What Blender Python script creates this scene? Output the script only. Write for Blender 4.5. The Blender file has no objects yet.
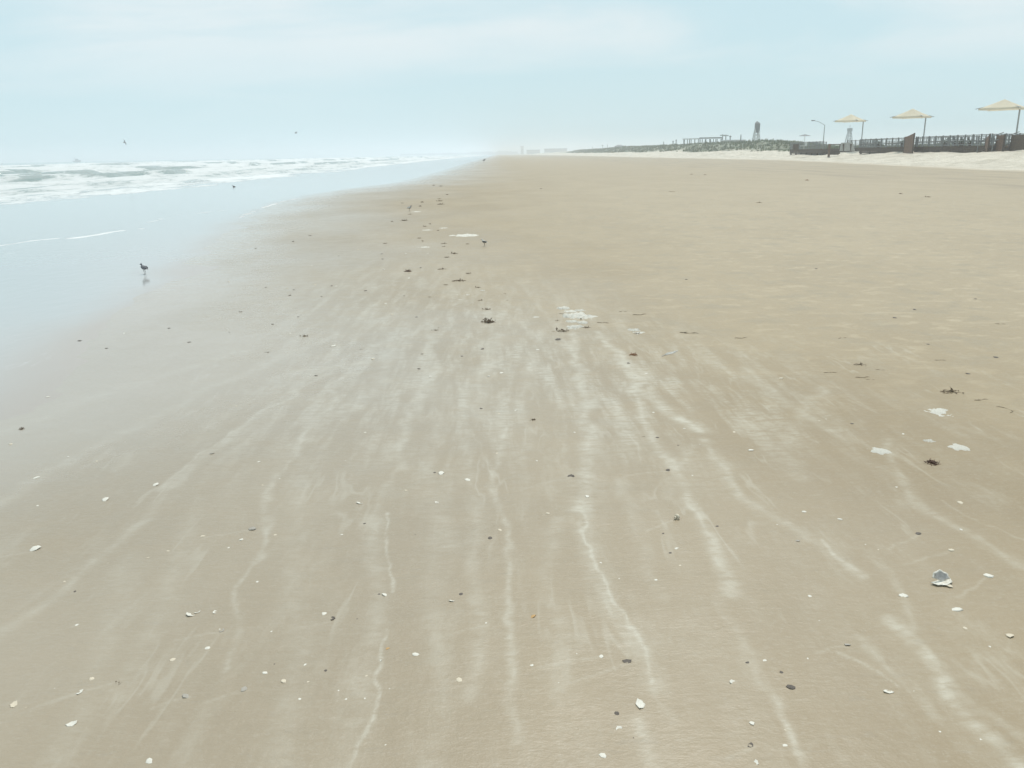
import bpy, math, random
import numpy as np
from mathutils import Matrix, Vector, Euler
random.seed(7); np.random.seed(7)
S = bpy.context.scene; COL = S.collection
R = math.radians
# ------------------------------------------------------------------ camera
F = 820.0; EYE = 1.6
cam = bpy.data.cameras.new('camera'); co = bpy.data.objects.new('camera', cam); COL.objects.link(co)
cam.sensor_width = 36; cam.lens = F/1024*36; cam.clip_start = .05; cam.clip_end = 30000
PITCH = math.atan(230.3/F)
ROT = (Matrix.Rotation(-0.0146, 3, 'Z') @ Matrix.Rotation(math.pi/2-PITCH, 3, 'X') @ Matrix.Rotation(-0.0165, 3, 'Z'))
M4 = ROT.to_4x4(); M4.translation = Vector((0, 0, EYE)); co.matrix_world = M4
S.camera = co
def ray(u, v): return ROT @ Vector(((u-512)/F, -(v-384)/F, -1.0))
def gp(u, v, z=0.0):
    d = ray(u, v); t = (z-EYE)/d.z; return Vector((d.x*t, d.y*t, z))
def mpp(p): return (Vector(p)-Vector((0, 0, EYE))).length/F      # metres per pixel there
def at(u, v, Y):                                                   # point on that sight line at depth Y
    d = ray(u, v); t = Y/d.y; return Vector((d.x*t, Y, EYE+d.z*t))
# ------------------------------------------------------------------ numpy noise
def _h(ix, iy, s):
    n = (ix.astype(np.int64)*374761393 + iy.astype(np.int64)*668265263 + s*974634777) & 0xffffffff
    n = ((n ^ (n >> 13))*1274126177) & 0xffffffff
    return ((n ^ (n >> 16)) & 0xffff)/65535.0
def vn(x, y, s=0):
    ix = np.floor(x); iy = np.floor(y); fx = x-ix; fy = y-iy
    fx = fx*fx*(3-2*fx); fy = fy*fy*(3-2*fy)
    a = _h(ix, iy, s); b = _h(ix+1, iy, s); c = _h(ix, iy+1, s); d = _h(ix+1, iy+1, s)
    return (a*(1-fx)+b*fx)*(1-fy)+(c*(1-fx)+d*fx)*fy
def fbm(x, y, s=0, o=4):
    r = 0; a = .5; t = 0
    for k in range(o):
        r = r+a*vn(x*2**k+k*17.3, y*2**k+k*9.1, s+k); t += a; a *= .5
    return r/t
def ss(a, b, x):
    t = np.clip((x-a)/(b-a), 0, 1); return t*t*(3-2*t)
# ------------------------------------------------------------------ object helpers
def tag(o, label=None, cat=None, group=None, kind=None):
    if label: o['label'] = label
    if cat: o['category'] = cat
    if group: o['group'] = group
    if kind: o['kind'] = kind
    return o
def empty(name, loc, label, cat, group=None, rz=0):
    o = bpy.data.objects.new(name, None); COL.objects.link(o); o.location = loc; o.rotation_euler = (0, 0, rz)
    o.empty_display_size = .1
    return tag(o, label, cat, group)
def mk(name, verts, faces, mat, parent=None, smooth=False):
    me = bpy.data.meshes.new(name); me.from_pydata([tuple(v) for v in verts], [], faces); me.update()
    if smooth: me.polygons.foreach_set('use_smooth', [True]*len(me.polygons))
    me.materials.append(mat)
    o = bpy.data.objects.new(name, me); COL.objects.link(o)
    if parent: o.parent = parent
    return o
class MB:
    def __init__(s): s.v = []; s.f = []; s.c = []
    def add(s, v, f):
        n = len(s.v); s.v += [tuple(p) for p in v]; s.f += [tuple(i+n for i in q) for q in f]; s.c.append((v, f)); return s
    def box(s, x0, x1, y0, y1, z0, z1):
        v = [(x, y, z) for z in (z0, z1) for y in (y0, y1) for x in (x0, x1)]
        return s.add(v, [(0, 2, 3, 1), (4, 5, 7, 6), (0, 1, 5, 4), (2, 6, 7, 3), (0, 4, 6, 2), (1, 3, 7, 5)])
    def tube(s, pts, rad, n=6, flat=1.0):
        pts = [Vector(p) for p in pts]; k = len(pts)
        if not hasattr(rad, '__len__'): rad = [rad]*k
        rings = []
        for i, p in enumerate(pts):
            t = (pts[min(i+1, k-1)]-pts[max(i-1, 0)]).normalized()
            a = t.cross(Vector((0, 0, 1)))
            if a.length < 1e-3: a = Vector((1, 0, 0))
            a.normalize(); b = t.cross(a).normalized()
            rings += [p+(a*math.cos(2*math.pi*j/n)+b*math.sin(2*math.pi*j/n)*flat)*rad[i] for j in range(n)]
        f = [(i*n+j, i*n+(j+1) % n, (i+1)*n+(j+1) % n, (i+1)*n+j) for i in range(k-1) for j in range(n)]
        f += [tuple(range(n))[::-1], tuple((k-1)*n+j for j in range(n))]
        return s.add(rings, f)
    def build(s, name, mat, parent=None, smooth=False): return mk(name, s.v, s.f, mat, parent, smooth)
    def each(s, name, mat, parent=None): return [mk(name, v, f, mat, parent) for v, f in s.c]
# ------------------------------------------------------------------ materials
def mat(name, col, rough=.7, spec=.5, noise=None, bump=0, sc=20, transl=0):
    m = bpy.data.materials.new(name); m.use_nodes = True; nt = m.node_tree; N = nt.nodes; L = nt.links
    b = N['Principled BSDF']; b.inputs['Base Color'].default_value = (*col, 1); b.inputs['Roughness'].default_value = rough
    b.inputs['Specular IOR Level'].default_value = spec
    tc = N.new('ShaderNodeTexCoord'); nz = N.new('ShaderNodeTexNoise'); nz.inputs['Scale'].default_value = sc; nz.inputs['Detail'].default_value = 4
    L.new(tc.outputs['Object'], nz.inputs['Vector'])
    if noise:
        mx = N.new('ShaderNodeMix'); mx.data_type = 'RGBA'; mx.inputs[6].default_value = (*col, 1); mx.inputs[7].default_value = (*noise, 1)
        cr = N.new('ShaderNodeMapRange'); cr.inputs[1].default_value = .38; cr.inputs[2].default_value = .62
        L.new(nz.outputs['Fac'], cr.inputs[0]); L.new(cr.outputs[0], mx.inputs[0]); L.new(mx.outputs[2], b.inputs['Base Color'])
    if bump:
        bp = N.new('ShaderNodeBump'); bp.inputs['Strength'].default_value = bump; bp.inputs['Distance'].default_value = .02
        L.new(nz.outputs['Fac'], bp.inputs['Height']); L.new(bp.outputs[0], b.inputs['Normal'])
    if transl:
        tr = N.new('ShaderNodeBsdfTranslucent'); tr.inputs[0].default_value = (*col, 1); ms = N.new('ShaderNodeMixShader'); ms.inputs[0].default_value = transl
        L.new(b.outputs[0], ms.inputs[1]); L.new(tr.outputs[0], ms.inputs[2]); L.new(ms.outputs[0], N['Material Output'].inputs[0])
    return m
def node_tools(m):
    nt = m.node_tree; N = nt.nodes; L = nt.links
    def inp(sock, v):
        if hasattr(v, 'links') or isinstance(v, bpy.types.NodeSocket): L.new(v, sock)
        elif isinstance(v, tuple) and len(v) == 3 and sock.type == 'RGBA': sock.default_value = (*v, 1)
        else: sock.default_value = v
    def math_(op, a, b=0.0, c=None, clamp=False):
        n = N.new('ShaderNodeMath'); n.operation = op; n.use_clamp = clamp; inp(n.inputs[0], a); inp(n.inputs[1], b)
        if c is not None: inp(n.inputs[2], c)
        return n.outputs[0]
    def mix(f, a, b):
        n = N.new('ShaderNodeMix'); n.data_type = 'RGBA'; inp(n.inputs[0], f); inp(n.inputs[6], a); inp(n.inputs[7], b); return n.outputs[2]
    def attr(nm):
        n = N.new('ShaderNodeAttribute'); n.attribute_name = nm; return n.outputs['Fac']
    tc = N.new('ShaderNodeTexCoord')
    def noise(scale, vs=(1, 1, 1), detail=4, rough=.55, dist=0, off=(0, 0, 0)):
        mp = N.new('ShaderNodeMapping'); mp.inputs['Scale'].default_value = vs; mp.inputs['Location'].default_value = off
        L.new(tc.outputs['Object'], mp.inputs[0])
        n = N.new('ShaderNodeTexNoise'); n.inputs['Scale'].default_value = scale; n.inputs['Detail'].default_value = detail
        n.inputs['Roughness'].default_value = rough; n.inputs['Distortion'].default_value = dist
        L.new(mp.outputs[0], n.inputs['Vector']); return n.outputs['Fac']
    def rng(v, a, b, c=0.0, d=1.0):
        n = N.new('ShaderNodeMapRange'); n.interpolation_type = 'SMOOTHSTEP'; inp(n.inputs[0], v)
        for i, q in enumerate((a, b, c, d)): inp(n.inputs[i+1], q)
        return n.outputs[0]
    def bump(h, st, dist, nrm=None):
        n = N.new('ShaderNodeBump'); inp(n.inputs['Strength'], st); n.inputs['Distance'].default_value = dist; inp(n.inputs['Height'], h)
        if nrm is not None: L.new(nrm, n.inputs['Normal'])
        return n.outputs[0]
    return N, L, math_, mix, attr, noise, rng, bump
# ------------------------------------------------------------------ shore geometry (world metres)
SHORE_PX = [(-60, 430), (0, 396), (60, 352), (100, 318), (150, 284), (200, 246), (225, 224), (270, 203.5), (320, 193), (400, 182), (440, 171.5), (468, 162.5)]
sp = [gp(u, v) for u, v in SHORE_PX]
SY = np.array([-200, -20]+[p.y for p in sp]+[600, 2000, 9000]); SX = np.array([-2.6, -2.8]+[p.x for p in sp]+[-4, 0, 40])
def xs(y): return np.interp(y, SY, SX)+.35*(fbm(y*.35, y*0+3.3, 5, 3)-.5)
def height(x, y):
    d = x-xs(y)
    z = np.where(d < 0, .010*d, .009*(1-np.exp(-np.clip(d, 0, 99)/1.2)))
    z = np.where(d < -8, z+.03*(d+8), z); z = np.maximum(z, -3)
    # back beach dune sand
    toe = 33+9*ss(40, 130, y)+3*(fbm(y*.05, y*0, 9, 3)-.5)*ss(30, 90, y)
    e = x-toe
    dn = (1.14+.16*ss(125, 150, y))*ss(0, 12, e)+ss(0, 5, e)*.75*(fbm(x*.28, y*.16, 21, 4)-.5)+ss(1, 5, e)*.34*(fbm(x*1.1, y*.7, 22, 3)-.5)
    far = ss(132, 175, y-2.1*np.clip(x-50, 0, 400))
    ridge = far*(2.15+.9*(fbm(x*.02, y*.012, 31, 3)-.5)*2+.6*(fbm(x*.1, y*.06, 33, 3)-.5))*ss(11, 24, e)
    back = (1-far)*.3*ss(26, 40, e)
    fl = 1-.60*ss(420, 1500, y)
    return z+(dn+ridge+back)*np.where(y > 500, fl, 1)
def h1(x, y): return float(height(np.array([x*1.0]), np.array([y*1.0]))[0])
# ------------------------------------------------------------------ grid mesh
def axis(fine0, fine1, st, g, lo, hi):
    a = list(np.arange(fine0, fine1, st)); s = st; v = a[-1]; up = []
    while v < hi: s *= g; v += s; up.append(v)
    s = st; v = a[0]; dn = []
    while v > lo: s *= g; v -= s; dn.append(v)
    return np.array(dn[::-1]+a+up)
def grid(name, ax, ay, zf, mat_, attrs, keep=None):
    X, Y = np.meshgrid(ax, ay); nx = len(ax); ny = len(ay); Z = zf(X, Y)
    co_ = np.stack([X, Y, Z], -1).reshape(-1, 3).astype(np.float32)
    i = np.arange(ny-1)[:, None]*nx+np.arange(nx-1)[None, :]
    q = np.stack([i, i+1, i+1+nx, i+nx], -1).reshape(-1, 4)
    if keep is not None: q = q[keep(X, Y)[:-1, :-1].reshape(-1)]
    me = bpy.data.meshes.new(name); me.vertices.add(len(co_)); me.vertices.foreach_set('co', co_.ravel())
    me.loops.add(q.size); me.loops.foreach_set('vertex_index', q.ravel().astype(np.int32))
    me.polygons.add(len(q)); me.polygons.foreach_set('loop_start', np.arange(0, q.size, 4, dtype=np.int32))
    me.polygons.foreach_set('use_smooth', np.ones(len(q), dtype=bool)); me.update(calc_edges=True)
    for k, fn in attrs.items():
        a = me.attributes.new(k, 'FLOAT', 'POINT'); a.data.foreach_set('value', np.ascontiguousarray(fn(X, Y).reshape(-1), dtype=np.float32))
    me.materials.append(mat_); o = bpy.data.objects.new(name, me); COL.objects.link(o); return o
# ------------------------------------------------------------------ pale backwash streaks, as lines on the sand
STREAKS = [  # px polyline, half width m, strength
 ([(572, 335), (577, 360), (584, 400), (592, 430), (586, 470), (577, 510)], .045, .9), ([(577, 510), (584, 545), (600, 580), (625, 620), (640, 650), (652, 685)], .007, 1.0),
 ([(577, 500), (588, 560), (612, 610), (640, 655), (655, 690)], .032, .5), ([(640, 720), (646, 745), (652, 775)], .022, .6),
 ([(600, 333), (612, 350), (628, 365), (641, 390), (668, 410), (700, 432)], .05, 1.0), ([(641, 385), (640, 420), (665, 455), (690, 500), (712, 540), (733, 596)], .034, .7),
 ([(690, 505), (706, 530), (722, 570)], .009, .7),
 ([(386, 515), (388, 545), (389, 572), (396, 580), (395, 594)], .006, .9), ([(388, 625), (384, 650), (380, 690), (372, 720), (356, 750), (350, 772)], .007, .8),
 ([(372, 520), (380, 600), (365, 700), (340, 775)], .045, .4),
 ([(430, 335), (437, 372), (408, 410), (398, 450), (404, 470)], .03, .6), ([(404, 470), (380, 500), (376, 540)], .02, .3),
 ([(503, 430), (497, 462), (492, 490), (505, 530), (512, 575), (505, 620), (512, 665), (508, 700), (516, 745)], .016, .6),
 ([(466, 432), (472, 455), (480, 500), (472, 560), (480, 640), (470, 700)], .03, .35),
 ([(345, 360), (325, 410), (300, 455), (276, 480), (264, 505), (262, 535)], .02, .6), ([(262, 535), (250, 575), (238, 610), (236, 645), (222, 672)], .012, .5),
 ([(372, 345), (300, 390), (240, 428), (180, 478), (120, 545), (40, 610), (-40, 660)], .03, .5), ([(300, 392), (250, 420), (205, 452), (160, 492)], .008, .5),
 ([(300, 350), (220, 385), (130, 430), (40, 480), (-60, 540)], .05, .45), ([(240, 352), (150, 380), (60, 410), (-40, 450)], .07, .4),
 ([(500, 335), (482, 380), (478, 420)], .06, .6), ([(395, 330), (385, 380), (350, 410)], .06, .6), ([(436, 335), (425, 360), (432, 400)], .05, .5), ([(540, 330), (530, 370), (520, 410), (530, 450)], .04, .35),
 ([(362, 365), (310, 370), (270, 380)], .07, .45),
 ([(895, 622), (918, 645), (935, 665), (950, 698), (968, 722), (1000, 750), (1030, 775)], .030, .85), ([(862, 640), (905, 690), (935, 720)], .020, .35),
 ([(700, 440), (745, 500), (790, 530), (830, 555), (862, 578)], .028, .5), ([(817, 542), (834, 558), (866, 578)], .010, .6), ([(890, 570), (910, 600), (918, 630)], .016, .3),
 ([(773, 700), (776, 720), (790, 740), (802, 772)], .014, .75), ([(720, 600), (745, 640), (765, 690)], .026, .35),
 ([(885, 440), (890, 470), (915, 505), (960, 530), (1030, 570)], .028, .35), ([(820, 390), (800, 420), (780, 450), (800, 480)], .05, .3),
 ([(740, 370), (780, 400), (830, 430)], .06, .35), ([(690, 455), (672, 478), (668, 500)], .03, .4),
 ([(840, 655), (868, 668), (895, 690)], .006, .5), ([(960, 700), (1000, 725), (1024, 740)], .02, .3),
 ([(300, 480), (290, 560), (300, 650), (280, 770)], .045, .25), ([(560, 520), (550, 580), (568, 640), (560, 700)], .03, .3), ([(440, 520), (430, 600), (440, 700), (430, 775)], .04, .25),
 ([(130, 560), (110, 650), (60, 760)], .05, .25), ([(200, 500), (170, 600), (120, 700)], .04, .25), ([(620, 480), (640, 540), (660, 600)], .03, .25)]
_r = random.Random(44)
for i in range(16):
    x0 = _r.uniform(-4.2, 2.4); y0 = _r.uniform(1.6, 6.5); ln = _r.uniform(.5, 2.2); pts = []
    for k in range(6):
        f = k/5; pts.append((x0+.10*math.sin(3.1*f+i)+_r.uniform(-.03, .03), y0+ln*f))
    STREAKS.append(([('w',)+q for q in pts], _r.choice((.006, .007, .04)), _r.uniform(.2, .42)))
TAILS = [(627, 666, -75, 28), (601, 659, -75, 14), (332, 622, -60, 16), (571, 478, -55, 14), (252, 531, -60, 10), (118, 685, -80, 24), (80, 695, -60, 18), (244, 692, -50, 16), (186, 698, -40, 14),
 (676, 521, -40, 14), (620, 731, -45, 22), (750, 748, -30, 16), (35, 552, -60, 14), (533, 421, -50, 10), (441, 476, -40, 10), (951, 552, -50, 18), (668, 472, -45, 6), (988, 578, -30, 25), (222, 633, -50, 10), (847, 647, -40, 10), (486, 626, -60, 16), (1010, 638, -8, 26), (918, 536, -30, 18), (490, 540, -50, 10)]
for u, v, du, dv in TAILS: STREAKS.append(([(u-2, v+1), (u+du*.4, v+dv*.35), (u+du*.85, v+dv*.85)], .006, .34))
def streak_field(X, Y):
    out = np.zeros_like(X); m = (np.abs(X) < 6) & (Y > .8) & (Y < 12)
    x = X[m]; y = Y[m]; wx = x+.016*(fbm(x*22, y*12, 47, 3)-.5)*2+.04*(fbm(x*5, y*3.5, 41, 3)-.5)*2*np.clip(y/3, .6, 2); wy = y
    acc = np.zeros_like(x)
    for pts, w, st in STREAKS:
        P = [Vector((p[1], p[2], 0)) if p[0] == 'w' else gp(*p) for p in pts]
        lo = min(p.x for p in P)-w*5; hi = max(p.x for p in P)+w*5; l2 = min(p.y for p in P)-w*5; h2 = max(p.y for p in P)+w*5
        k = np.nonzero((wx > lo) & (wx < hi) & (wy > l2) & (wy < h2))[0]
        if not len(k): continue
        a = wx[k]; b = wy[k]; best = np.full(len(k), 1e9)
        for i in range(len(P)-1):
            dx = P[i+1].x-P[i].x; dy = P[i+1].y-P[i].y; L2 = dx*dx+dy*dy
            t = np.clip(((a-P[i].x)*dx+(b-P[i].y)*dy)/L2, 0, 1)
            dd = np.hypot(a-P[i].x-t*dx, b-P[i].y-t*dy); best = np.minimum(best, dd)
        val = st*np.exp(-(best/w)**2)*(.45+.55*ss(.3, .65, fbm(a*9, b*14+w*99, 43, 3)) if w > .012 else ss(.2, .55, fbm(a*4, b*5+w*99, 44, 3)))
        acc[k] = 1-(1-acc[k])*(1-np.clip(val, 0, 1))
    out[m] = acc; return out
def wet_sheenf(X, Y):
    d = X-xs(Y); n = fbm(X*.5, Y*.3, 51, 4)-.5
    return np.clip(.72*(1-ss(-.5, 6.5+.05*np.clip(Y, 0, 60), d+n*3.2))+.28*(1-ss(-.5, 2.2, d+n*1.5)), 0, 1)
def dunef(X, Y):
    toe = 33+9*ss(40, 130, Y)+3*(fbm(Y*.05, Y*0, 9, 3)-.5)*ss(30, 90, Y)
    return ss(-1.0, 1.5, X-toe+2.5*(fbm(X*.4, Y*.12, 61, 4)-.5))
def vegf(X, Y):
    toe = 33+9*ss(40, 130, Y); e = X-toe
    a = ss(118, 140, Y)*ss(11, 14, e+9*(fbm(X*.12, Y*.05, 71, 4)-.5)); b = ss(29, 36, e+8*(fbm(X*.1, Y*.08, 72, 3)-.5))
    return np.maximum(a, b)*(1-.9*ss(600, 850, Y))
# sand ------------------------------------------------------------
m_sand = bpy.data.materials.new('beach_sand'); m_sand.use_nodes = True
N, L, ma, mix, attr, noise, rng, bump = node_tools(m_sand)
B = N['Principled BSDF']
DAMP = (.214, .156, .079); DAMP2 = (.258, .194, .107); PALE = (.49, .465, .385); DRY = (.57, .505, .39)
n_big = noise(.55, (1, .6, 1), 3); n_mid = noise(3.6, (1, 1.5, 1), 6, .68, .5); n_fine = noise(42, (1, 1.5, 1), 4, .7)
n_rip = noise(14, (.75, 2.0, 1), 5, .65, .6)
c = mix(rng(n_big, .35, .65), DAMP, DAMP2)
# base lightened with distance and to the right, plus dry crust blotches
up = attr('up'); c = mix(ma('MULTIPLY', up, .50), c, (.355, .287, .188))
c = mix(ma('MULTIPLY', rng(n_mid, .50, .66), ma('MULTIPLY', up, .52)), c, (.43, .36, .25))
c = mix(ma('MULTIPLY', rng(noise(2.1, (1, 1, 1), 6, .7, .3, (7, 3, 0)), .50, .64), ma('MULTIPLY', up, .60)), c, (.235, .195, .13))
st = ma('MULTIPLY', attr('streak'), rng(ma('ADD', ma('MULTIPLY', n_rip, .5), ma('MULTIPLY', noise(26, (.7, 1.7, 1), 5, .75, .7, (1, 1, 0)), .5)), .36, .58, .32, 1.0))
c = mix(ma('MULTIPLY', st, .84), c, PALE)
# soft pale streaks near the swash, with whitish glare painted into the colour
bl = ma('MULTIPLY', rng(noise(2.4, (2.6, .36, 1), 6, .68, .25, (3, 1, 0)), .42, .66), attr('bloom'))
c = mix(ma('MULTIPLY', bl, rng(n_rip, .36, .60, .15, .70)), c, PALE)
c = mix(ma('MULTIPLY', attr('track'), rng(noise(.8, (1.3, .14, 1), 5, .65), .42, .58, 0, .9)), c, (.205, .16, .10))
rip2 = noise(20, (.5, 1.8, 1), 5, .7, .8, (2, 5, 0)); rip3 = noise(70, (.7, 1.3, 1), 3, .65)
near = attr('near')
c = mix(ma('MULTIPLY', rng(rip2, .50, .72), ma('MULTIPLY', near, .20)), c, (.33, .285, .205)); c = mix(ma('MULTIPLY', rng(rip2, .46, .28), ma('MULTIPLY', near, .22)), c, (.165, .14, .10))
c = mix(ma('MULTIPLY', rng(rip3, .52, .7), ma('MULTIPLY', near, .22)), c, (.36, .32, .25))
rd = noise(1.3, (2.0, .36, 1), 4, .6, .2, (5, 2, 0)); rl = rng(ma('ABSOLUTE', ma('SUBTRACT', rd, .5)), 0, .022, 1, 0)
c = mix(ma('MULTIPLY', ma('MULTIPLY', rl, rng(noise(2.6, (1, .6, 1), 3, .5, 0, (9, 9, 0)), .50, .66)), ma('MULTIPLY', attr('bloom2'), .26)), c, PALE)
c = mix(ma('MULTIPLY', rng(noise(3.0, (1.8, .5, 1), 5, .7, .3, (3, 8, 0)), .53, .74), ma('MULTIPLY', attr('bloom2'), .20)), c, PALE)
c = mix(attr('dune'), c, mix(rng(noise(.9, (1, .4, 1), 5, .6), .35, .7), (.62, .56, .46), (.45, .40, .31)))
c = mix(attr('veg'), c, mix(rng(noise(.35, (1, .5, 1), 5, .65), .38, .6), (.105, .135, .07), (.16, .165, .095)))
spk = noise(170, (1, 1.4, 1), 2, .7)
c = mix(rng(spk, .60, .75, 0, .22), c, (.22, .19, .15)); c = mix(rng(spk, .22, .38, .18, 0), c, (.62, .58, .50))
wet_sheen = attr('wet_sheen')
c = mix(ma('MULTIPLY', wet_sheen, .85), c, (.385, .350, .308))  # sky sheen of the wet sand put into its colour as pale grey
L.new(c, B.inputs['Base Color'])
rg = rng(wet_sheen, 0, 1, .62, .16); rg = mix(st, rg, rg)
rr = ma('ADD', rng(wet_sheen, .0, 1.0, .52, .12), ma('MULTIPLY', rng(n_mid, .4, .65), .08)); L.new(rr, B.inputs['Roughness'])
B.inputs['Specular IOR Level'].default_value = .45
hgt = ma('ADD', ma('MULTIPLY', n_rip, .6), ma('MULTIPLY', n_fine, .45)); 
b1 = bump(hgt, rng(attr('wet_sheen'), .35, .9, .34, .03), .012); N[b1.node.name] if False else None
b2 = bump(noise(2.4, (1, .8, 1), 6, .7), rng(up, 0, 1, .10, .42), .06, b1)
b3n = N.new('ShaderNodeBump'); b3n.inputs['Distance'].default_value = .7
L.new(noise(1.4, (1, .8, 1), 5, .65), b3n.inputs['Height']); L.new(ma('MULTIPLY', attr('dune'), 1.0), b3n.inputs['Strength']); L.new(b2, b3n.inputs['Normal'])
L.new(b3n.outputs[0], B.inputs['Normal'])
ax = axis(-2.0, 2.2, .0065, 1.028, -600, 9000); ay = axis(.9, 5.0, .0125, 1.02, -300, 9000)
def streak_glaref(X, Y):
    d = X-xs(Y); return ss(1.0, 2.6, d)*(1-ss(4.5, 7.5, d+.12*Y))*(.15+.85*ss(3.2, 5.5, Y))*(1-ss(7, 14, Y)*.75)*1.0
def nearf(X, Y): return 1-ss(12, 45, np.hypot(X, Y))
def bloom2f(X, Y): return (1-ss(6, 9, Y))*ss(.2, 1.5, X-xs(Y))*(1-ss(2.2, 4.2, X-.1*Y))
def upf(X, Y):
    return ss(-5.5, 4.5, X-.6+2.5*(fbm(X*.6, Y*.4, 81, 3)-.5))*ss(3.6, 11, Y+.6*X)*(1-.3*ss(25, 60, Y))
def trackf(X, Y):
    return np.clip(ss(17, 22, X)*(1-ss(31, 34, X-9*ss(40, 130, Y)))*(.5+.5*np.sin(X*2.1+2*fbm(X*.2, Y*.03, 5, 2)*3)), 0, 1)
def sandz(X, Y):
    z = height(X, Y); d = X-xs(Y)
    z = z+.007*(fbm(X*1.6, Y*.9, 95, 4)-.5)*ss(-.4, .1, d)*(1-ss(1.2, 2.2, d))
    z = z+ss(1.2, 4, d)*(.012*(fbm(X*.8, Y*.5, 91, 3)-.5)+.005*(fbm(X*4, Y*5, 92, 2)-.5)*(Y < 30))
    return z
sand = grid('beach_sand', ax, ay, sandz, m_sand, dict(streak=streak_field, wet_sheen=wet_sheenf, dune=dunef, veg=vegf, bloom=streak_glaref, up=upf, track=trackf, near=nearf, bloom2=bloom2f))
tag(sand, 'broad tan sand beach with pale wavy backwash streaks and a dune slope on the right', 'beach', None, 'structure')
# sea --------------------------------------------------------------
CREST = [(-21.5, .10, 1.6, 1), (-25.5, .16, 2.2, 2), (-31, .22, 2.5, 3), (-38, .42, 3.4, 4), (-50, .50, 4.0, 5), (-66, .55, 4.5, 6), (-86, .6, 5, 7), (-112, .6, 6, 8), (-145, .55, 7, 9), (-190, .5, 8, 10)]
def sea_fields(X, Y):
    z = np.zeros_like(X); foam = np.zeros_like(X)
    wob = 2.4*(fbm(Y*.035, Y*0+1, 3, 3)-.5)*2*ss(-16, -24, X)
    for x0, A, W, s in CREST:
        br = fbm(Y*.045+s*13, Y*0+s, 200+s, 2)
        broken = ss(.37, .45, br) if s > 3 else .55+.45*ss(.35, .6, fbm(Y*.12+s*3, X*.4, 900+s, 3))
        amp = A*(.65+.7*fbm(Y*.06+s*7, Y*0+s*3, 300+s, 2))
        xc = x0+wob+1.2*(fbm(Y*.15+s*5, Y*0+s, 400+s, 3)-.5)*2
        d = X-xc
        z = z+amp*np.where(d < 0, np.exp(-(d/W)**2), np.exp(-(d/(W*.28))**2))
        rag = .9*(fbm(X*.8, Y*.5, 500+s, 3)-.5)
        foam = np.maximum(foam, broken*ss(-.9, -.2, d+rag)*(1-ss(W*.9, W*2.2, d+rag*3)))
        foam = np.maximum(foam, .9*ss(W*.35, W*.5, d)*(1-ss(W*1.0, W*2.0, d+rag*3))*(s > 3))
    mask = ss(-17.0, -18.5, X+wob*.4+1.6*(fbm(Y*.12, X*.1, 15, 3)-.5)*2)*(1-ss(-170, -230, X)*.85)
    tex = fbm(X*.75, Y*.16, 600, 5)
    foam = np.maximum(foam*(.62+.38*ss(.3, .55, fbm(X*1.1, Y*.22, 620, 4))), .70*ss(.40, .64, tex))*mask
    z = z*ss(-17, -22, X)+ss(-17, -20, X)*.07*(fbm(X*1.2, Y*.7, 611, 3)-.5)+foam*.04*fbm(X*2.5, Y*2.5, 612, 2)
    return z, foam
LINES = [([(-30, 249), (0, 246), (30, 241), (62, 238)], .03, .7), ([(75, 238), (97, 235), (112, 232), (140, 229)], .05, .8), ([(150, 222), (172, 216), (186, 214)], .03, .5),
         ([(195, 214), (215, 211), (240, 210)], .03, .4), ([(262, 208), (285, 201), (300, 198)], .045, .6), ([(236, 220), (262, 207)], .05, .35), ([(210, 232), (236, 219)], .04, .2), ([(0, 258), (14, 256)], .03, .4)]
def sea_foam(X, Y):
    f = sea_fields(X, Y)[1]
    n = fbm(X*6, Y*3, 700, 3)
    for pts, w, st_ in LINES:
        P = [gp(*p) for p in pts]; best = np.full(X.shape, 1e9)
        for i in range(len(P)-1):
            dx = P[i+1].x-P[i].x; dy = P[i+1].y-P[i].y
            t = np.clip(((X-P[i].x)*dx+(Y-P[i].y)*dy)/(dx*dx+dy*dy), 0, 1); best = np.minimum(best, np.hypot(X-P[i].x-t*dx, Y-P[i].y-t*dy))
        f = np.maximum(f, st_*np.exp(-(best/(w*2.6))**2)*ss(.25, .42, n)*1.3)
    return f
def sea_cover(X, Y):
    d = xs(Y)-X; n = fbm(X*1.3, Y*.9, 801, 4)-.5
    return ss(-.5, .7, d+n*.7)*(.35+.65*ss(5.0, 9.5, Y))+.65*(1-ss(5.0, 9.5, Y))*ss(-.3, 2.0, d+n*.7)
m_sea = bpy.data.materials.new('sea_water'); m_sea.use_nodes = True
N, L, ma, mix, attr, noise, rng, bump = node_tools(m_sea); B = N['Principled BSDF']
fm = attr('foam'); nf = noise(3.5, (1, .35, 1), 5, .65, .3); nf2 = noise(1.2, (1, .25, 1), 4, .6, .2, (4, 4, 0))
ff = rng(ma('ADD', ma('MULTIPLY', fm, 1.15), ma('MULTIPLY', ma('SUBTRACT', noise(2.2, (1, .3, 1), 6, .72, .4), .5), 2.2)), .25, 1.0)
deepc = mix(attr('deep'), (.37, .385, .385), mix(rng(nf2, .35, .65), (.22, .285, .265), (.33, .37, .355)))
L.new(mix(ff, mix(attr('cover'), (.345, .30, .26), deepc), (.62, .64, .645)), B.inputs['Base Color'])
L.new(ma('ADD', rng(ff, 0, 1, .10, .75), rng(attr('cover'), 0, .8, .03, 0)), B.inputs['Roughness']); B.inputs['IOR'].default_value = 1.33
b1 = bump(ma('ADD', noise(5, (1, .6, 1), 3), ma('MULTIPLY', nf, .5)), rng(attr('cover'), .1, .8, .0, .05), .05)
bb = N.new('ShaderNodeBump'); bb.inputs['Distance'].default_value = .35; L.new(nf, bb.inputs['Height']); L.new(ma('MULTIPLY', attr('deep'), .8), bb.inputs['Strength']); L.new(b1, bb.inputs['Normal'])
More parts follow.
